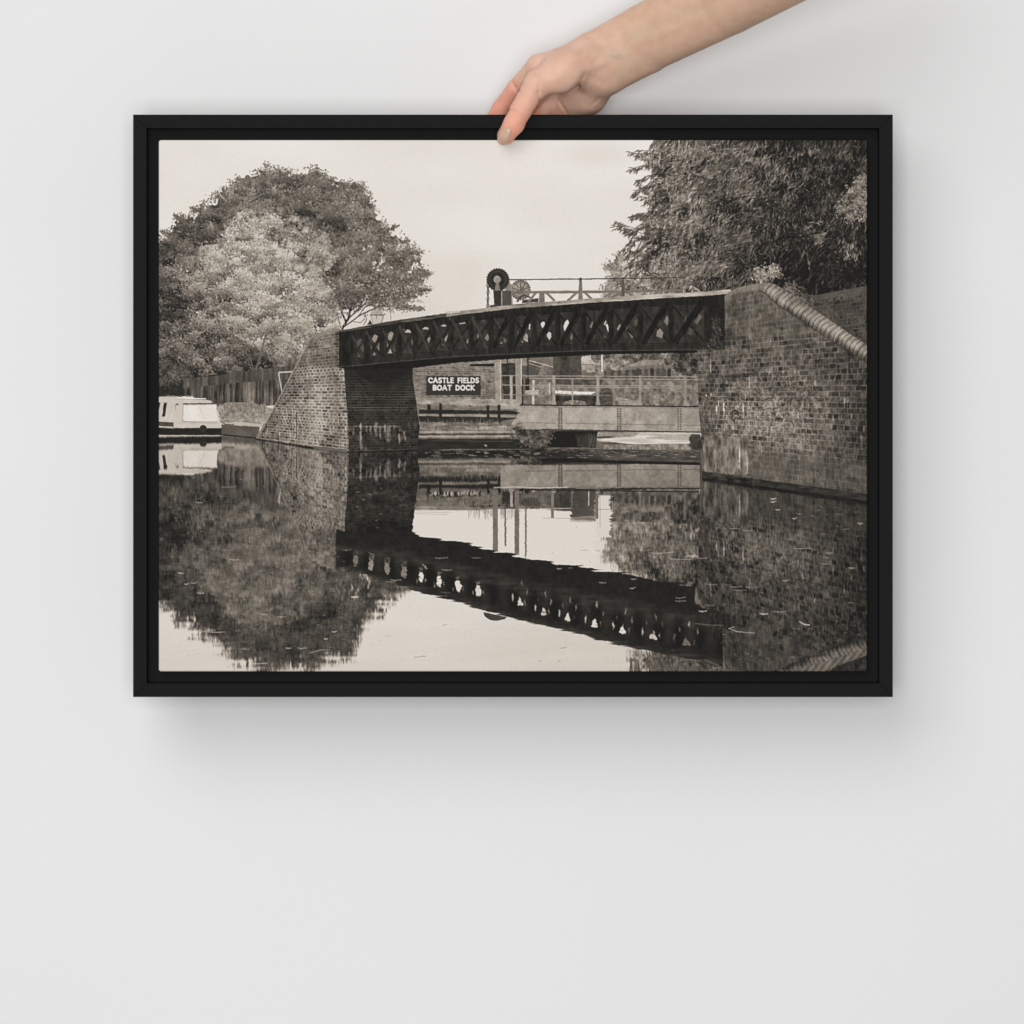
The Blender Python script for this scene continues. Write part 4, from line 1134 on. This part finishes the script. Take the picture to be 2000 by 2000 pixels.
def ramp_colour(nt, fac, socket, c0, c1, p0=.35, p1=.65):
    r = nt.nodes.new('ShaderNodeValToRGB')
    r.color_ramp.elements[0].position, r.color_ramp.elements[1].position = p0, p1
    r.color_ramp.elements[0].color = (*c0, 1)
    r.color_ramp.elements[1].color = (*c1, 1)
    nt.links.new(fac, r.inputs['Fac'])
    nt.links.new(r.outputs['Color'], socket)
    return r


# ---- materials
m_wall, nt, bs = new_mat('white_wall_paint')
bs.inputs['Roughness'].default_value = .85
bs.inputs['Specular IOR Level'].default_value = .15
nz, tc, _ = bump(nt, bs, 160., .10, .002, 5.)
nz2 = nt.nodes.new('ShaderNodeTexNoise')
nz2.inputs['Scale'].default_value = 2.2
nz2.inputs['Detail'].default_value = 5
nt.links.new(tc.outputs['Object'], nz2.inputs['Vector'])
ramp_colour(nt, nz2.outputs['Fac'], bs.inputs['Base Color'], (.804, .805, .805), (.824, .824, .823))

m_frame, nt, bs = new_mat('matt_black_wood')
bs.inputs['Roughness'].default_value = .6
bs.inputs['Specular IOR Level'].default_value = .05
nz, tc, _ = bump(nt, bs, 700., .08, .0006, 4.)
ramp_colour(nt, nz.outputs['Fac'], bs.inputs['Base Color'], (.0092, .0092, .0094), (.0118, .0117, .0117))

m_back, nt, bs = new_mat('bare_canvas_cloth')
bs.inputs['Roughness'].default_value = .9
nz, tc, _ = bump(nt, bs, 900., .2, .0005)
ramp_colour(nt, nz.outputs['Fac'], bs.inputs['Base Color'], (.60, .57, .51), (.68, .65, .59))

m_print, nt, bs = new_mat('printed_canvas')
bs.inputs['Roughness'].default_value = .8
bs.inputs['Specular IOR Level'].default_value = .12
at_ = nt.nodes.new('ShaderNodeAttribute')
at_.attribute_name = 'ink'
tc = nt.nodes.new('ShaderNodeTexCoord')
wv = []
for rot in (math.radians(38), math.radians(-52)):
    mp = nt.nodes.new('ShaderNodeMapping')
    mp.inputs['Rotation'].default_value = (0, rot, 0)
    w_ = nt.nodes.new('ShaderNodeTexWave')
    w_.bands_direction = 'X'
    w_.inputs['Scale'].default_value = 330.
    w_.inputs['Distortion'].default_value = 1.2
    w_.inputs['Detail'].default_value = 1.
    nt.links.new(tc.outputs['Object'], mp.inputs['Vector'])
    nt.links.new(mp.outputs['Vector'], w_.inputs['Vector'])
    wv.append(w_)
mx = nt.nodes.new('ShaderNodeMath')
mx.operation = 'MULTIPLY'
nt.links.new(wv[0].outputs['Fac'], mx.inputs[0])
nt.links.new(wv[1].outputs['Fac'], mx.inputs[1])
b = nt.nodes.new('ShaderNodeBump')
b.inputs['Strength'].default_value = .25
b.inputs['Distance'].default_value = .0004
nt.links.new(mx.outputs[0], b.inputs['Height'])
nt.links.new(b.outputs['Normal'], bs.inputs['Normal'])
nt.links.new(at_.outputs['Color'], bs.inputs['Base Color'])

m_skin, nt, bs = new_mat('skin')
bs.inputs['Roughness'].default_value = .55
bs.inputs['Specular IOR Level'].default_value = .28
bs.inputs['Subsurface Weight'].default_value = .35
bs.inputs['Subsurface Radius'].default_value = (1., .38, .22)
bs.inputs['Subsurface Scale'].default_value = .005
nz, tc, bmp = bump(nt, bs, 900., .12, .0006, 3.)
at_ = nt.nodes.new('ShaderNodeAttribute')
at_.attribute_name = 'complexion'
nz2 = nt.nodes.new('ShaderNodeTexNoise')
nz2.inputs['Scale'].default_value = 95.
nz2.inputs['Detail'].default_value = 6.
nt.links.new(tc.outputs['Object'], nz2.inputs['Vector'])
mix = nt.nodes.new('ShaderNodeMix')
mix.data_type = 'RGBA'
mix.blend_type = 'MULTIPLY'
mix.inputs['Factor'].default_value = .8
r = nt.nodes.new('ShaderNodeValToRGB')
r.color_ramp.elements[0].color = (.90, .84, .80, 1)
r.color_ramp.elements[1].color = (1, 1, 1, 1)
r.color_ramp.elements[0].position, r.color_ramp.elements[1].position = .32, .62
nt.links.new(nz2.outputs['Fac'], r.inputs['Fac'])
nt.links.new(at_.outputs['Color'], mix.inputs['A'])
nt.links.new(r.outputs['Color'], mix.inputs['B'])
nt.links.new(mix.outputs['Result'], bs.inputs['Base Color'])

m_nail, nt, bs = new_mat('nude_nail_varnish')
bs.inputs['Roughness'].default_value = .28
bs.inputs['Specular IOR Level'].default_value = .5
bs.inputs['Coat Weight'].default_value = .1
nz, tc, _ = bump(nt, bs, 60., .05, .0005)
ramp_colour(nt, nz.outputs['Fac'], bs.inputs['Base Color'], (.60, .385, .275), (.64, .41, .30))

# ---- wall
WALL_D = 204.
w = 3.2
wall = mesh_obj('wall', [(-w, WALL_D * S, -2.2), (w, WALL_D * S, -2.2), (w, WALL_D * S, 2.4), (-w, WALL_D * S, 2.4)], [(0, 1, 2, 3)], m_wall)
wall['kind'] = 'structure'
tag(wall, 'plain white painted wall behind the framed canvas', 'wall')

# ---- framed canvas
FX0, FX1, FY0, FY1 = 259.9, 1743.8, 223.8, 1361.4
LIP, LEDGE_D, DEPTH = 26.8, 34., 86.
pic = bpy.data.objects.new('framed_picture', None)
pic.location = W3((FX0 + FX1) / 2, FY1, DEPTH / 2)
pic.empty_display_size = .05
COL.objects.link(pic)
tag(pic, 'black floating frame holding a sepia canvas print of an iron canal bridge and boat dock', 'framed picture')


def local(p, parent):
    return [(a[0] - parent.location[0], a[1] - parent.location[1], a[2] - parent.location[2]) for a in p]


PROFILE = [(0, 1.3), (.4, .4), (1.3, 0), (LIP - 1.2, 0), (LIP - .3, .4), (LIP, 1.2), (LIP, LEDGE_D), (64, LEDGE_D), (64, LEDGE_D + 12), (LIP, LEDGE_D + 12), (LIP - 4, DEPTH), (0, DEPTH)]
GAP = .45
for side in range(4):
    vs, n = [], len(PROFILE)
    for end in (0, 1):
        for s_, d in PROFILE:
            g_ = GAP if d < 1 else 0.
            e = s_ + g_ if end == 0 else -s_ - g_
            if side == 0:
                x, y = (FX0 if end == 0 else FX1) + e, FY0 + s_
            elif side == 1:
                x, y = FX1 - s_, (FY0 if end == 0 else FY1) + e
            elif side == 2:
                x, y = (FX1 if end == 0 else FX0) - e, FY1 - s_
            else:
                x, y = FX0 + s_, (FY1 if end == 0 else FY0) - e
            vs.append(W3(x, y, d))
    fs = [tuple(range(n)), tuple(range(2 * n - 1, n - 1, -1))]
    fs += [(k, n + k, n + (k + 1) % n, (k + 1) % n) for k in range(n)]
    rail_o = mesh_obj('frame_rail', local(vs, pic), fs, m_frame, pic)
    import bmesh
    bm = bmesh.new()
    bm.from_mesh(rail_o.data)
    bmesh.ops.recalc_face_normals(bm, faces=bm.faces)
    bm.to_mesh(rail_o.data)
    bm.free()

# ---- the canvas: one vertex per printed dot, edges rolled over the stretcher
tone = paint()
AMB = 1.0 / 1.045                                                    # light that falls on the cloth, so that the ink prints true
ink = to_lin(sepia(tone)) * AMB
PAD = 5
gy, gx = PH + 2 * PAD, PW + 2 * PAD
ext = np.pad(ink, ((PAD, PAD), (PAD, PAD), (0, 0)), mode='edge')
ii = np.arange(gx) - PAD
jj = np.arange(gy) - PAD
ux = np.clip(ii, 0, PW - 1).astype(np.float64) + .5
uy = np.clip(jj, 0, PH - 1).astype(np.float64) + .5
XX, YY = np.meshgrid(ux, uy)
KX = np.meshgrid(np.maximum(0, np.maximum(-ii, ii - PW + 1)), np.arange(gy))[0]
KY = np.meshgrid(np.arange(gx), np.maximum(0, np.maximum(-jj, jj - PH + 1)))[1]
# rounded outline
RC = 5.
qx, qy = XX - PW / 2, YY - PH / 2
ex, ey = np.abs(qx) - (PW / 2 - RC), np.abs(qy) - (PH / 2 - RC)
cor = (ex > 0) & (ey > 0)
rr = np.hypot(np.maximum(ex, 0), np.maximum(ey, 0))
mm = np.maximum(np.maximum(ex, ey), 1e-6)
f = np.where(cor & (rr > 0), mm / np.maximum(rr, 1e-6), 1.)
qx = np.where(cor, np.sign(qx) * (PW / 2 - RC + ex * f), qx)
qy = np.where(cor, np.sign(qy) * (PH / 2 - RC + ey * f), qy)
FRONT = 10.
edge = np.minimum(np.minimum(XX, PW - XX), np.minimum(YY, PH - YY))
dep = FRONT + 3.2 * (1 - np.sqrt(np.clip(1 - (1 - np.clip(edge / 3.4, 0, 1)) ** 2, 0, 1)))
kk = np.maximum(KX, KY)
dep = dep + kk * (LEDGE_D - 1.5 - FRONT - 3.2) / PAD
verts = np.stack([(OX + PW / 2 + qx - CX) * S, dep * S, (CY - OY - PH / 2 - qy) * S], -1).reshape(-1, 3) - np.array(pic.location)
idx = np.arange(gx * gy).reshape(gy, gx)
quads = np.stack([idx[:-1, :-1], idx[1:, :-1], idx[1:, 1:], idx[:-1, 1:]], -1).reshape(-1, 4)
canvas = mesh_obj('canvas', verts, quads, m_print, pic, True)
ca = canvas.data.color_attributes.new('ink', 'FLOAT_COLOR', 'POINT')
ca.data.foreach_set('color', np.concatenate([ext, np.ones(ext.shape[:2] + (1,))], -1).astype(np.float32).ravel())
canvas['label'] = 'sepia print of a lattice iron bridge over still canal water, sign reads CASTLE FIELDS BOAT DOCK'
# the stretcher side of the canvas, seen only from behind
bk = [W3(OX + 8, OY + 8, LEDGE_D + 13), W3(OX + PW - 8, OY + 8, LEDGE_D + 13), W3(OX + PW - 8, OY + PH - 8, LEDGE_D + 13), W3(OX + 8, OY + PH - 8, LEDGE_D + 13)]
mesh_obj('canvas_back', local(bk, pic), [(0, 1, 2, 3)], m_back, pic)

# ---- the arm: one continuous skin, a blend of tapered bones
VX = 2.3
X0, X1, Y0, Y1, D0, D1 = 915., 1800., -300., 320., -400., 200.
nx, ny, nd = int((X1 - X0) / VX), int((Y1 - Y0) / VX), int((D1 - D0) / VX)
ax_x = (X0 + np.arange(nx) * VX).astype(np.float32)
ax_y = (Y0 + np.arange(ny) * VX).astype(np.float32)
ax_d = (D0 + np.arange(nd) * VX).astype(np.float32)
F = np.full((nx, ny, nd), 60., np.float32)


def bone(a, b, ra, rb, k, flat=1., tilt=0.):
    """tapered capsule from a to b; flat < 1 thins it in depth"""
    a, b = np.array(a, np.float32), np.array(b, np.float32)
    m = max(ra, rb) + 30
    lo = np.minimum(a, b) - m
    hi = np.maximum(a, b) + m
    ix = slice(max(0, int((lo[0] - X0) / VX)), max(0, min(nx, int((hi[0] - X0) / VX) + 1)))
    iy = slice(max(0, int((lo[1] - Y0) / VX)), max(0, min(ny, int((hi[1] - Y0) / VX) + 1)))
    iz = slice(max(0, int((lo[2] - D0) / VX)), max(0, min(nd, int((hi[2] - D0) / VX) + 1)))
    X, Y, D = np.meshgrid(ax_x[ix], ax_y[iy], ax_d[iz], indexing='ij')
    ab = b - a
    t = np.clip(((X - a[0]) * ab[0] + (Y - a[1]) * ab[1] + (D - a[2]) * ab[2]) / float(ab @ ab + 1e-6), 0, 1)
    ts = t
    dx, dy, dz = X - a[0] - t * ab[0], Y - a[1] - t * ab[1], (D - a[2] - t * ab[2]) / flat
    d = np.sqrt(dx * dx + dy * dy + dz * dz) - (ra + ts * (rb - ra))
    if flat != 1.:
        d = d * (.5 + .5 * flat)
    g = F[ix, iy, iz]
    h = np.clip(.5 + .5 * (g - d) / k, 0, 1)
    F[ix, iy, iz] = g * (1 - h) + d * h - k * h * (1 - h)


# forearm, elbow, upper arm
bone((1170, 116, 44), (1262, 72, 36), 60, 67, 2, .74)
bone((1262, 72, 36), (1420, -4, -30), 67, 74, 2, .80)
bone((1420, -4, -30), (1640, -120, -180), 74, 88, 2, .88)
bone((1640, -120, -180), (1704, -162, -224), 88, 82, 4, .9)
# back of the hand
bone((1158, 104, 40), (1056, 127, 34), 35, 23.5, 12)
bone((1160, 112, 62), (1078, 140, 74), 42, 23, 24)
bone((1164, 130, 84), (1100, 158, 106), 40, 22, 24)
bone((1166, 146, 98), (1120, 182, 128), 34, 24, 22)
# heel of the hand on the little finger's side
bone((1196, 141, 48), (1262, 104, 38), 36, 36, 12, .8)
bone((1170, 140, 56), (1150, 180, 90), 42, 36, 22)
bone((1150, 180, 90), (1116, 214, 124), 36, 29, 14)
bone((1128, 168, 84), (1104, 206, 122), 26, 26, 16)
# ball of the thumb
bone((1146, 116, 26), (1098, 142, -4), 34, 38, 30)
bone((1106, 138, -2), (1052, 164, -14), 36, 27, 14)
# thumb
bone((1050, 163, -14), (1017, 217, -20), 25.5, 20.5, 7)
bone((1017, 217, -20), (1004, 243, -20), 20.5, 20, 6)
bone((1004, 243, -20), (988, 266, -17), 20, 17.2, 6)
# index finger, over the top rail and down behind it
bone((1052, 127, 36), (1010, 169, 78), 23.5, 20.5, 8)
bone((1010, 169, 78), (981, 205, 104), 20.5, 19.4, 5)
bone((981, 205, 104), (953, 250, 108), 19.4, 18.2, 5)
bone((953, 250, 108), (945, 290, 107), 18.2, 15, 5)
# middle, ring and little finger
bone((1080, 142, 78), (1030, 200, 118), 21, 19, 5)
bone((1030, 200, 118), (1014, 258, 110), 19, 17.5, 4)
bone((1014, 258, 110), (1010, 300, 106), 17.5, 14.5, 4)
bone((1102, 160, 108), (1064, 208, 124), 20, 18.5, 4)
bone((1064, 208, 124), (1052, 258, 110), 18.5, 16.5, 4)
bone((1052, 258, 110), (1049, 296, 106), 16.5, 14, 4)
bone((1122, 184, 130), (1098, 216, 126), 18, 17, 4)
bone((1098, 216, 126), (1088, 258, 108), 17, 15, 4)
bone((1088, 258, 108), (1086, 286, 105), 15, 12.5, 4)


def furrow(pts, width, depth, dmax):
    """a crease (depth > 0) or a ridge (depth < 0) along a line, on the side that faces the room"""
    for (ax_, ay_), (bx_, by_) in zip(pts[:-1], pts[1:]):
        m = width * 3
        ix = slice(max(0, int((min(ax_, bx_) - m - X0) / VX)), int((max(ax_, bx_) + m - X0) / VX) + 1)
        iy = slice(max(0, int((min(ay_, by_) - m - Y0) / VX)), int((max(ay_, by_) + m - Y0) / VX) + 1)
        X, Y = np.meshgrid(ax_x[ix], ax_y[iy], indexing='ij')
        L2 = (bx_ - ax_) ** 2 + (by_ - ay_) ** 2 + 1e-6
        t = np.clip(((X - ax_) * (bx_ - ax_) + (Y - ay_) * (by_ - ay_)) / L2, 0, 1)
        d = np.hypot(X - ax_ - t * (bx_ - ax_), Y - ay_ - t * (by_ - ay_))
        wgt = depth * np.exp(-(d / width) ** 2)
        wgt = wgt * 1.0
        F[ix, iy, :] += wgt[:, :, None] * (1 / (1 + np.exp((ax_d - dmax) / 6)))[None, None, :]


furrow([(1141, 147), (1131, 165), (1116, 178)], 4., 2.4, 60)
furrow([(1131, 165), (1116, 178)], 2.6, 2.4, 60)
furrow([(1116, 179), (1096, 189), (1074, 197), (1054, 199)], 2.6, 2.6, 60)
furrow([(1051, 168), (1051, 182), (1054, 198)], 2.4, 2.2, 40)
furrow([(1045, 178), (1049, 190)], 2., 1.2, 40)
furrow([(1041, 186), (1048, 197)], 2., 1.2, 40)
furrow([(994, 216), (1001, 219), (1009, 224)], 2.0, 1.7, 20)
furrow([(997, 228), (1004, 230), (1011, 236)], 2.0, 1.5, 20)
furrow([(1001, 158), (1006, 166), (1013, 178)], 2.6, 3.0, 90)
furrow([(1018, 128), (1017, 138), (1021, 150)], 2.2, 1.5, 60)
furrow([(1024, 126), (1023, 138), (1026, 148)], 2.2, 1.2, 60)
furrow([(1010, 140), (1016, 150)], 2.2, 1.2, 70)
furrow([(1093, 191), (1102, 206), (1113, 224)], 2.4, 3.2, 200)
furrow([(1160, 196), (1172, 188)], 2.4, 1.2, 140)
furrow([(1156, 202), (1168, 194)], 2.4, 1.0, 140)
furrow([(1128, 98), (1160, 96), (1196, 106), (1226, 107)], 8., -1.3, 20)
furrow([(1150, 138), (1176, 124), (1204, 108)], 8., -1.3, 30)
furrow([(1160, 122), (1190, 112)], 6., 2.0, 30)
furrow([(1150, 150), (1180, 160)], 8., 2.0, 40)
furrow([(1240, 90), (1300, 62), (1360, 40)], 14., -2., 20)


def surface_nets(F):
    """quads where the field changes sign"""
    ins = F < 0
    cs = np.zeros((nx - 1, ny - 1, nd - 1), np.int8)
    for a in (0, 1):
        for b_ in (0, 1):
            for c in (0, 1):
                cs += ins[a:nx - 1 + a, b_:ny - 1 + b_, c:nd - 1 + c]
    I, J, K = np.nonzero((cs > 0) & (cs < 8))
    ids = np.full(cs.shape, -1, np.int32)
    ids[I, J, K] = np.arange(len(I))
    acc = np.zeros((len(I), 3))
    cnt = np.zeros(len(I))
    cor = [(a, b_, c) for a in (0, 1) for b_ in (0, 1) for c in (0, 1)]
    for p in cor:
        for ax in range(3):
            if p[ax] == 0:
                q = list(p)
                q[ax] = 1
                f0, f1 = F[I + p[0], J + p[1], K + p[2]], F[I + q[0], J + q[1], K + q[2]]
                m = (f0 < 0) != (f1 < 0)
                t = np.where(m, f0 / np.where(m, f0 - f1, 1), 0)
                for k in range(3):
                    acc[:, k] += np.where(m, p[k] + (t if k == ax else 0), 0)
                cnt += m
    P = np.stack([I, J, K], 1) + acc / cnt[:, None]
    quads = []
    for ax in range(3):
        a = [slice(1, -1)] * 3
        a[ax] = slice(0, -1)
        b_ = list(a)
        b_[ax] = slice(1, None)
        s0, s1 = ins[tuple(a)], ins[tuple(b_)]
        E = np.stack(np.nonzero(s0 != s1), 1)
        o1, o2 = [k for k in range(3) if k != ax]
        base = E.copy()
        base[:, o1] += 1
        base[:, o2] += 1
        def cell(da, db):
            c = base.copy()
            c[:, o1] -= da
            c[:, o2] -= db
            return ids[c[:, 0], c[:, 1], c[:, 2]]
        q = np.stack([cell(1, 1), cell(0, 1), cell(0, 0), cell(1, 0)], 1)
        flip = s0[tuple(E.T)]
        if ax == 1:
            flip = ~flip
        q[~flip] = q[~flip][:, ::-1]
        quads.append(q)
    return P, np.concatenate(quads)


F[-1], F[0], F[:, 0], F[:, -1], F[:, :, 0], F[:, :, -1] = 5., 5., 5., 5., 5., 5.
P, Q4 = surface_nets(F)
P = P[:, :] * VX + np.array([X0, Y0, D0])
arm_v = np.stack([(P[:, 0] - CX) * S, P[:, 2] * S, (CY - P[:, 1]) * S], 1)
org = np.array(W3(1168, 120, 44))
# (x, depth, -y): the axes swap once, so the winding turns once
person = mesh_obj('person', arm_v - org, Q4, m_skin, None, True)
person.location = org
bm = bmesh.new()
bm.from_mesh(person.data)
bmesh.ops.smooth_vert(bm, verts=bm.verts, factor=.5, use_axis_x=True, use_axis_y=True, use_axis_z=True)
bmesh.ops.recalc_face_normals(bm, faces=bm.faces)
bm.to_mesh(person.data)
bm.free()
person.data.polygons.foreach_set('use_smooth', np.ones(len(person.data.polygons), dtype=bool))
tag(person, 'bare forearm and hand reaching in from the top, thumb and fingers pinching the black frame', 'person')

# complexion: olive forearm, pinker knuckles and fingertips, faint veins at the wrist
x_, y_, d_ = P[:, 0], P[:, 1], P[:, 2]
arm_c = np.array([.695, .458, .330])
hand_c = np.array([.785, .510, .388])
red_c = np.array([.84, .395, .285])
wr = np.clip((1235 - x_) / 120, 0, 1)[:, None]
colr = arm_c * (1 - wr) + hand_c * wr
along = np.clip((y_ - 150) / 70, 0, 1) * np.clip((1075 - x_) / 40, 0, 1)
idx_r = np.clip(1 - np.hypot(x_ - 985, y_ - 205) / 75, 0, 1) * (d_ > 40)
tip = np.clip(1 - np.hypot(x_ - 1003, y_ - 262) / 50, 0, 1)
inner = np.clip((y_ - 195) / 30, 0, 1) * (x_ < 1110) * (d_ > 40)
rmix = np.clip(.55 * along + .9 * idx_r ** .7 + .5 * tip + .6 * inner, 0, 1)[:, None]
colr = colr * (1 - rmix) + red_c * rmix
yel = (np.clip(1 - np.hypot(x_ - 1018, y_ - 138) / 22, 0, 1) * .5)[:, None]
colr = colr * (1 - yel) + np.array([.76, .51, .33]) * yel


def vein(pts, w_, s_):
    dm = np.full(len(x_), 1e3)
    for (a0, a1), (b0, b1) in zip(pts[:-1], pts[1:]):
        L2 = (b0 - a0) ** 2 + (b1 - a1) ** 2
        t = np.clip(((x_ - a0) * (b0 - a0) + (y_ - a1) * (b1 - a1)) / L2, 0, 1)
        dm = np.minimum(dm, np.hypot(x_ - a0 - t * (b0 - a0), y_ - a1 - t * (b1 - a1)))
    return (s_ * np.exp(-(dm / w_) ** 2))[:, None]


for pts, w_, s_ in (([(1140, 100), (1170, 96), (1200, 106), (1228, 106)], 9, .3), ([(1150, 140), (1180, 122), (1206, 106)], 6, .25), ([(1230, 80), (1300, 44), (1380, 16)], 16, .28), ([(1210, 140), (1290, 104)], 14, .15)):
    vn = vein(pts, w_, s_) * (d_ < 60)[:, None]
    colr = colr * (1 - vn) + np.array([.45, .385, .285]) * vn
ca = person.data.color_attributes.new('complexion', 'FLOAT_COLOR', 'POINT')
ca.data.foreach_set('color', np.concatenate([colr, np.ones((len(colr), 1))], 1).astype(np.float32).ravel())

# ---- thumb nail, laid on the skin
def depth_at(px, py):
    i, j = (px - X0) / VX, (py - Y0) / VX
    i0, j0 = int(i), int(j)
    fi, fj = i - i0, j - j0
    col = (F[i0, j0] * (1 - fi) + F[i0 + 1, j0] * fi) * (1 - fj) + (F[i0, j0 + 1] * (1 - fi) + F[i0 + 1, j0 + 1] * fi) * fj
    k = np.nonzero(col < 0)[0]
    if not len(k):
        return None
    k = k[0]
    return D0 + VX * (k - 1 + col[k - 1] / (col[k - 1] - col[k]))


nc, na, nb = np.array([984.6, 267.2]), 17.2, 12.6
axl_, axw_ = np.array([-.34, .94]), np.array([.94, .34])
rings, segs = 9, 40
nv, ring0 = [], []
for layer in (0, 1):
    for r_ in range(rings + 1):
        for s_ in range(segs):
            a = 2 * math.pi * s_ / segs
            rad = r_ / rings
            ca_, sa_ = math.cos(a), math.sin(a)
            sq = (abs(ca_) ** 2.5 + abs(sa_) ** 2.5) ** (-1 / 2.5)
            p = nc + axl_ * (na * rad * ca_ * sq) + axw_ * (nb * rad * sa_ * sq * (1 - .10 * ca_ * rad))
            d0 = depth_at(*p)
            if d0 is None:
                for f_ in (.94, .88, .8, .7, .55, .3):
                    d0 = depth_at(*(nc + (p - nc) * f_))
                    if d0 is not None:
                        d0 += (1 - f_) * 22
                        break
            lift = 1.5 * (1 - rad ** 6) + .35
            nv.append(W3(p[0], p[1], d0 - (lift if layer == 0 else -1.5)))
N1 = (rings + 1) * segs
nf = []
for layer in (0, 1):
    o_ = layer * N1
    for r_ in range(rings):
        for s_ in range(segs):
            q = (o_ + r_ * segs + s_, o_ + r_ * segs + (s_ + 1) % segs, o_ + (r_ + 1) * segs + (s_ + 1) % segs, o_ + (r_ + 1) * segs + s_)
            nf.append(q if layer == 0 else q[::-1])
for s_ in range(segs):
    a, b_ = rings * segs + s_, rings * segs + (s_ + 1) % segs
    nf.append((a, b_, N1 + b_, N1 + a))
nail = mesh_obj('fingernail', np.array(nv) - org, nf, m_nail, person, True)
bm = bmesh.new()
bm.from_mesh(nail.data)
bmesh.ops.remove_doubles(bm, verts=bm.verts, dist=1e-6)
bmesh.ops.recalc_face_normals(bm, faces=bm.faces)
bm.to_mesh(nail.data)
bm.free()
nail.data.polygons.foreach_set('use_smooth', np.ones(len(nail.data.polygons), dtype=bool))

# ---- light: soft room light and one large window-like lamp up to the left
world = bpy.data.worlds.new('World')
scene.world = world
world.use_nodes = True
bg = world.node_tree.nodes['Background']
bg.inputs['Color'].default_value = (1., 1., 1., 1)
bg.inputs['Strength'].default_value = .24


def lamp(name, loc, target, size, size_y, power, col=(1, 1, 1)):
    L = bpy.data.lights.new(name, 'AREA')
    L.shape = 'RECTANGLE'
    L.size, L.size_y = size, size_y
    L.energy = power
    L.color = col
    o = bpy.data.objects.new(name, L)
    COL.objects.link(o)
    o.location = loc
    from mathutils import Vector
    d = Vector(target) - Vector(loc)
    o.rotation_euler = d.to_track_quat('-Z', 'Y').to_euler()
    return o


lamp('softbox_lamp', (-2.3, -5.2, 3.3), (0, 0, -.1), 4.6, 4.6, 164, (1, .996, .99))
lamp('front_fill_lamp', (-.1, -6.1, -.15), (0, 0, -.2), 2.2, 2.2, 190, (.994, .998, 1))

# ---- camera
cam = bpy.data.cameras.new('camera')
cam.sensor_width = 36
cam.lens = 36 * 4 / .88
cam.shift_y = -(1000 - CY) / 2000.
cam.clip_end = 60
co = bpy.data.objects.new('camera', cam)
COL.objects.link(co)
co.location = (0, -4, 0)
co.rotation_euler = (math.radians(90), 0, 0)
scene.camera = co

scene.view_settings.view_transform = 'Standard'
scene.view_settings.look = 'None'
scene.view_settings.exposure = 0
scene.view_settings.gamma = 1
scene.view_settings.use_curve_mapping = False
scene.render.engine = 'CYCLES'
scene.cycles.max_bounces = 6
scene.cycles.use_denoising = True
scene.render.resolution_x = scene.render.resolution_y = 1024
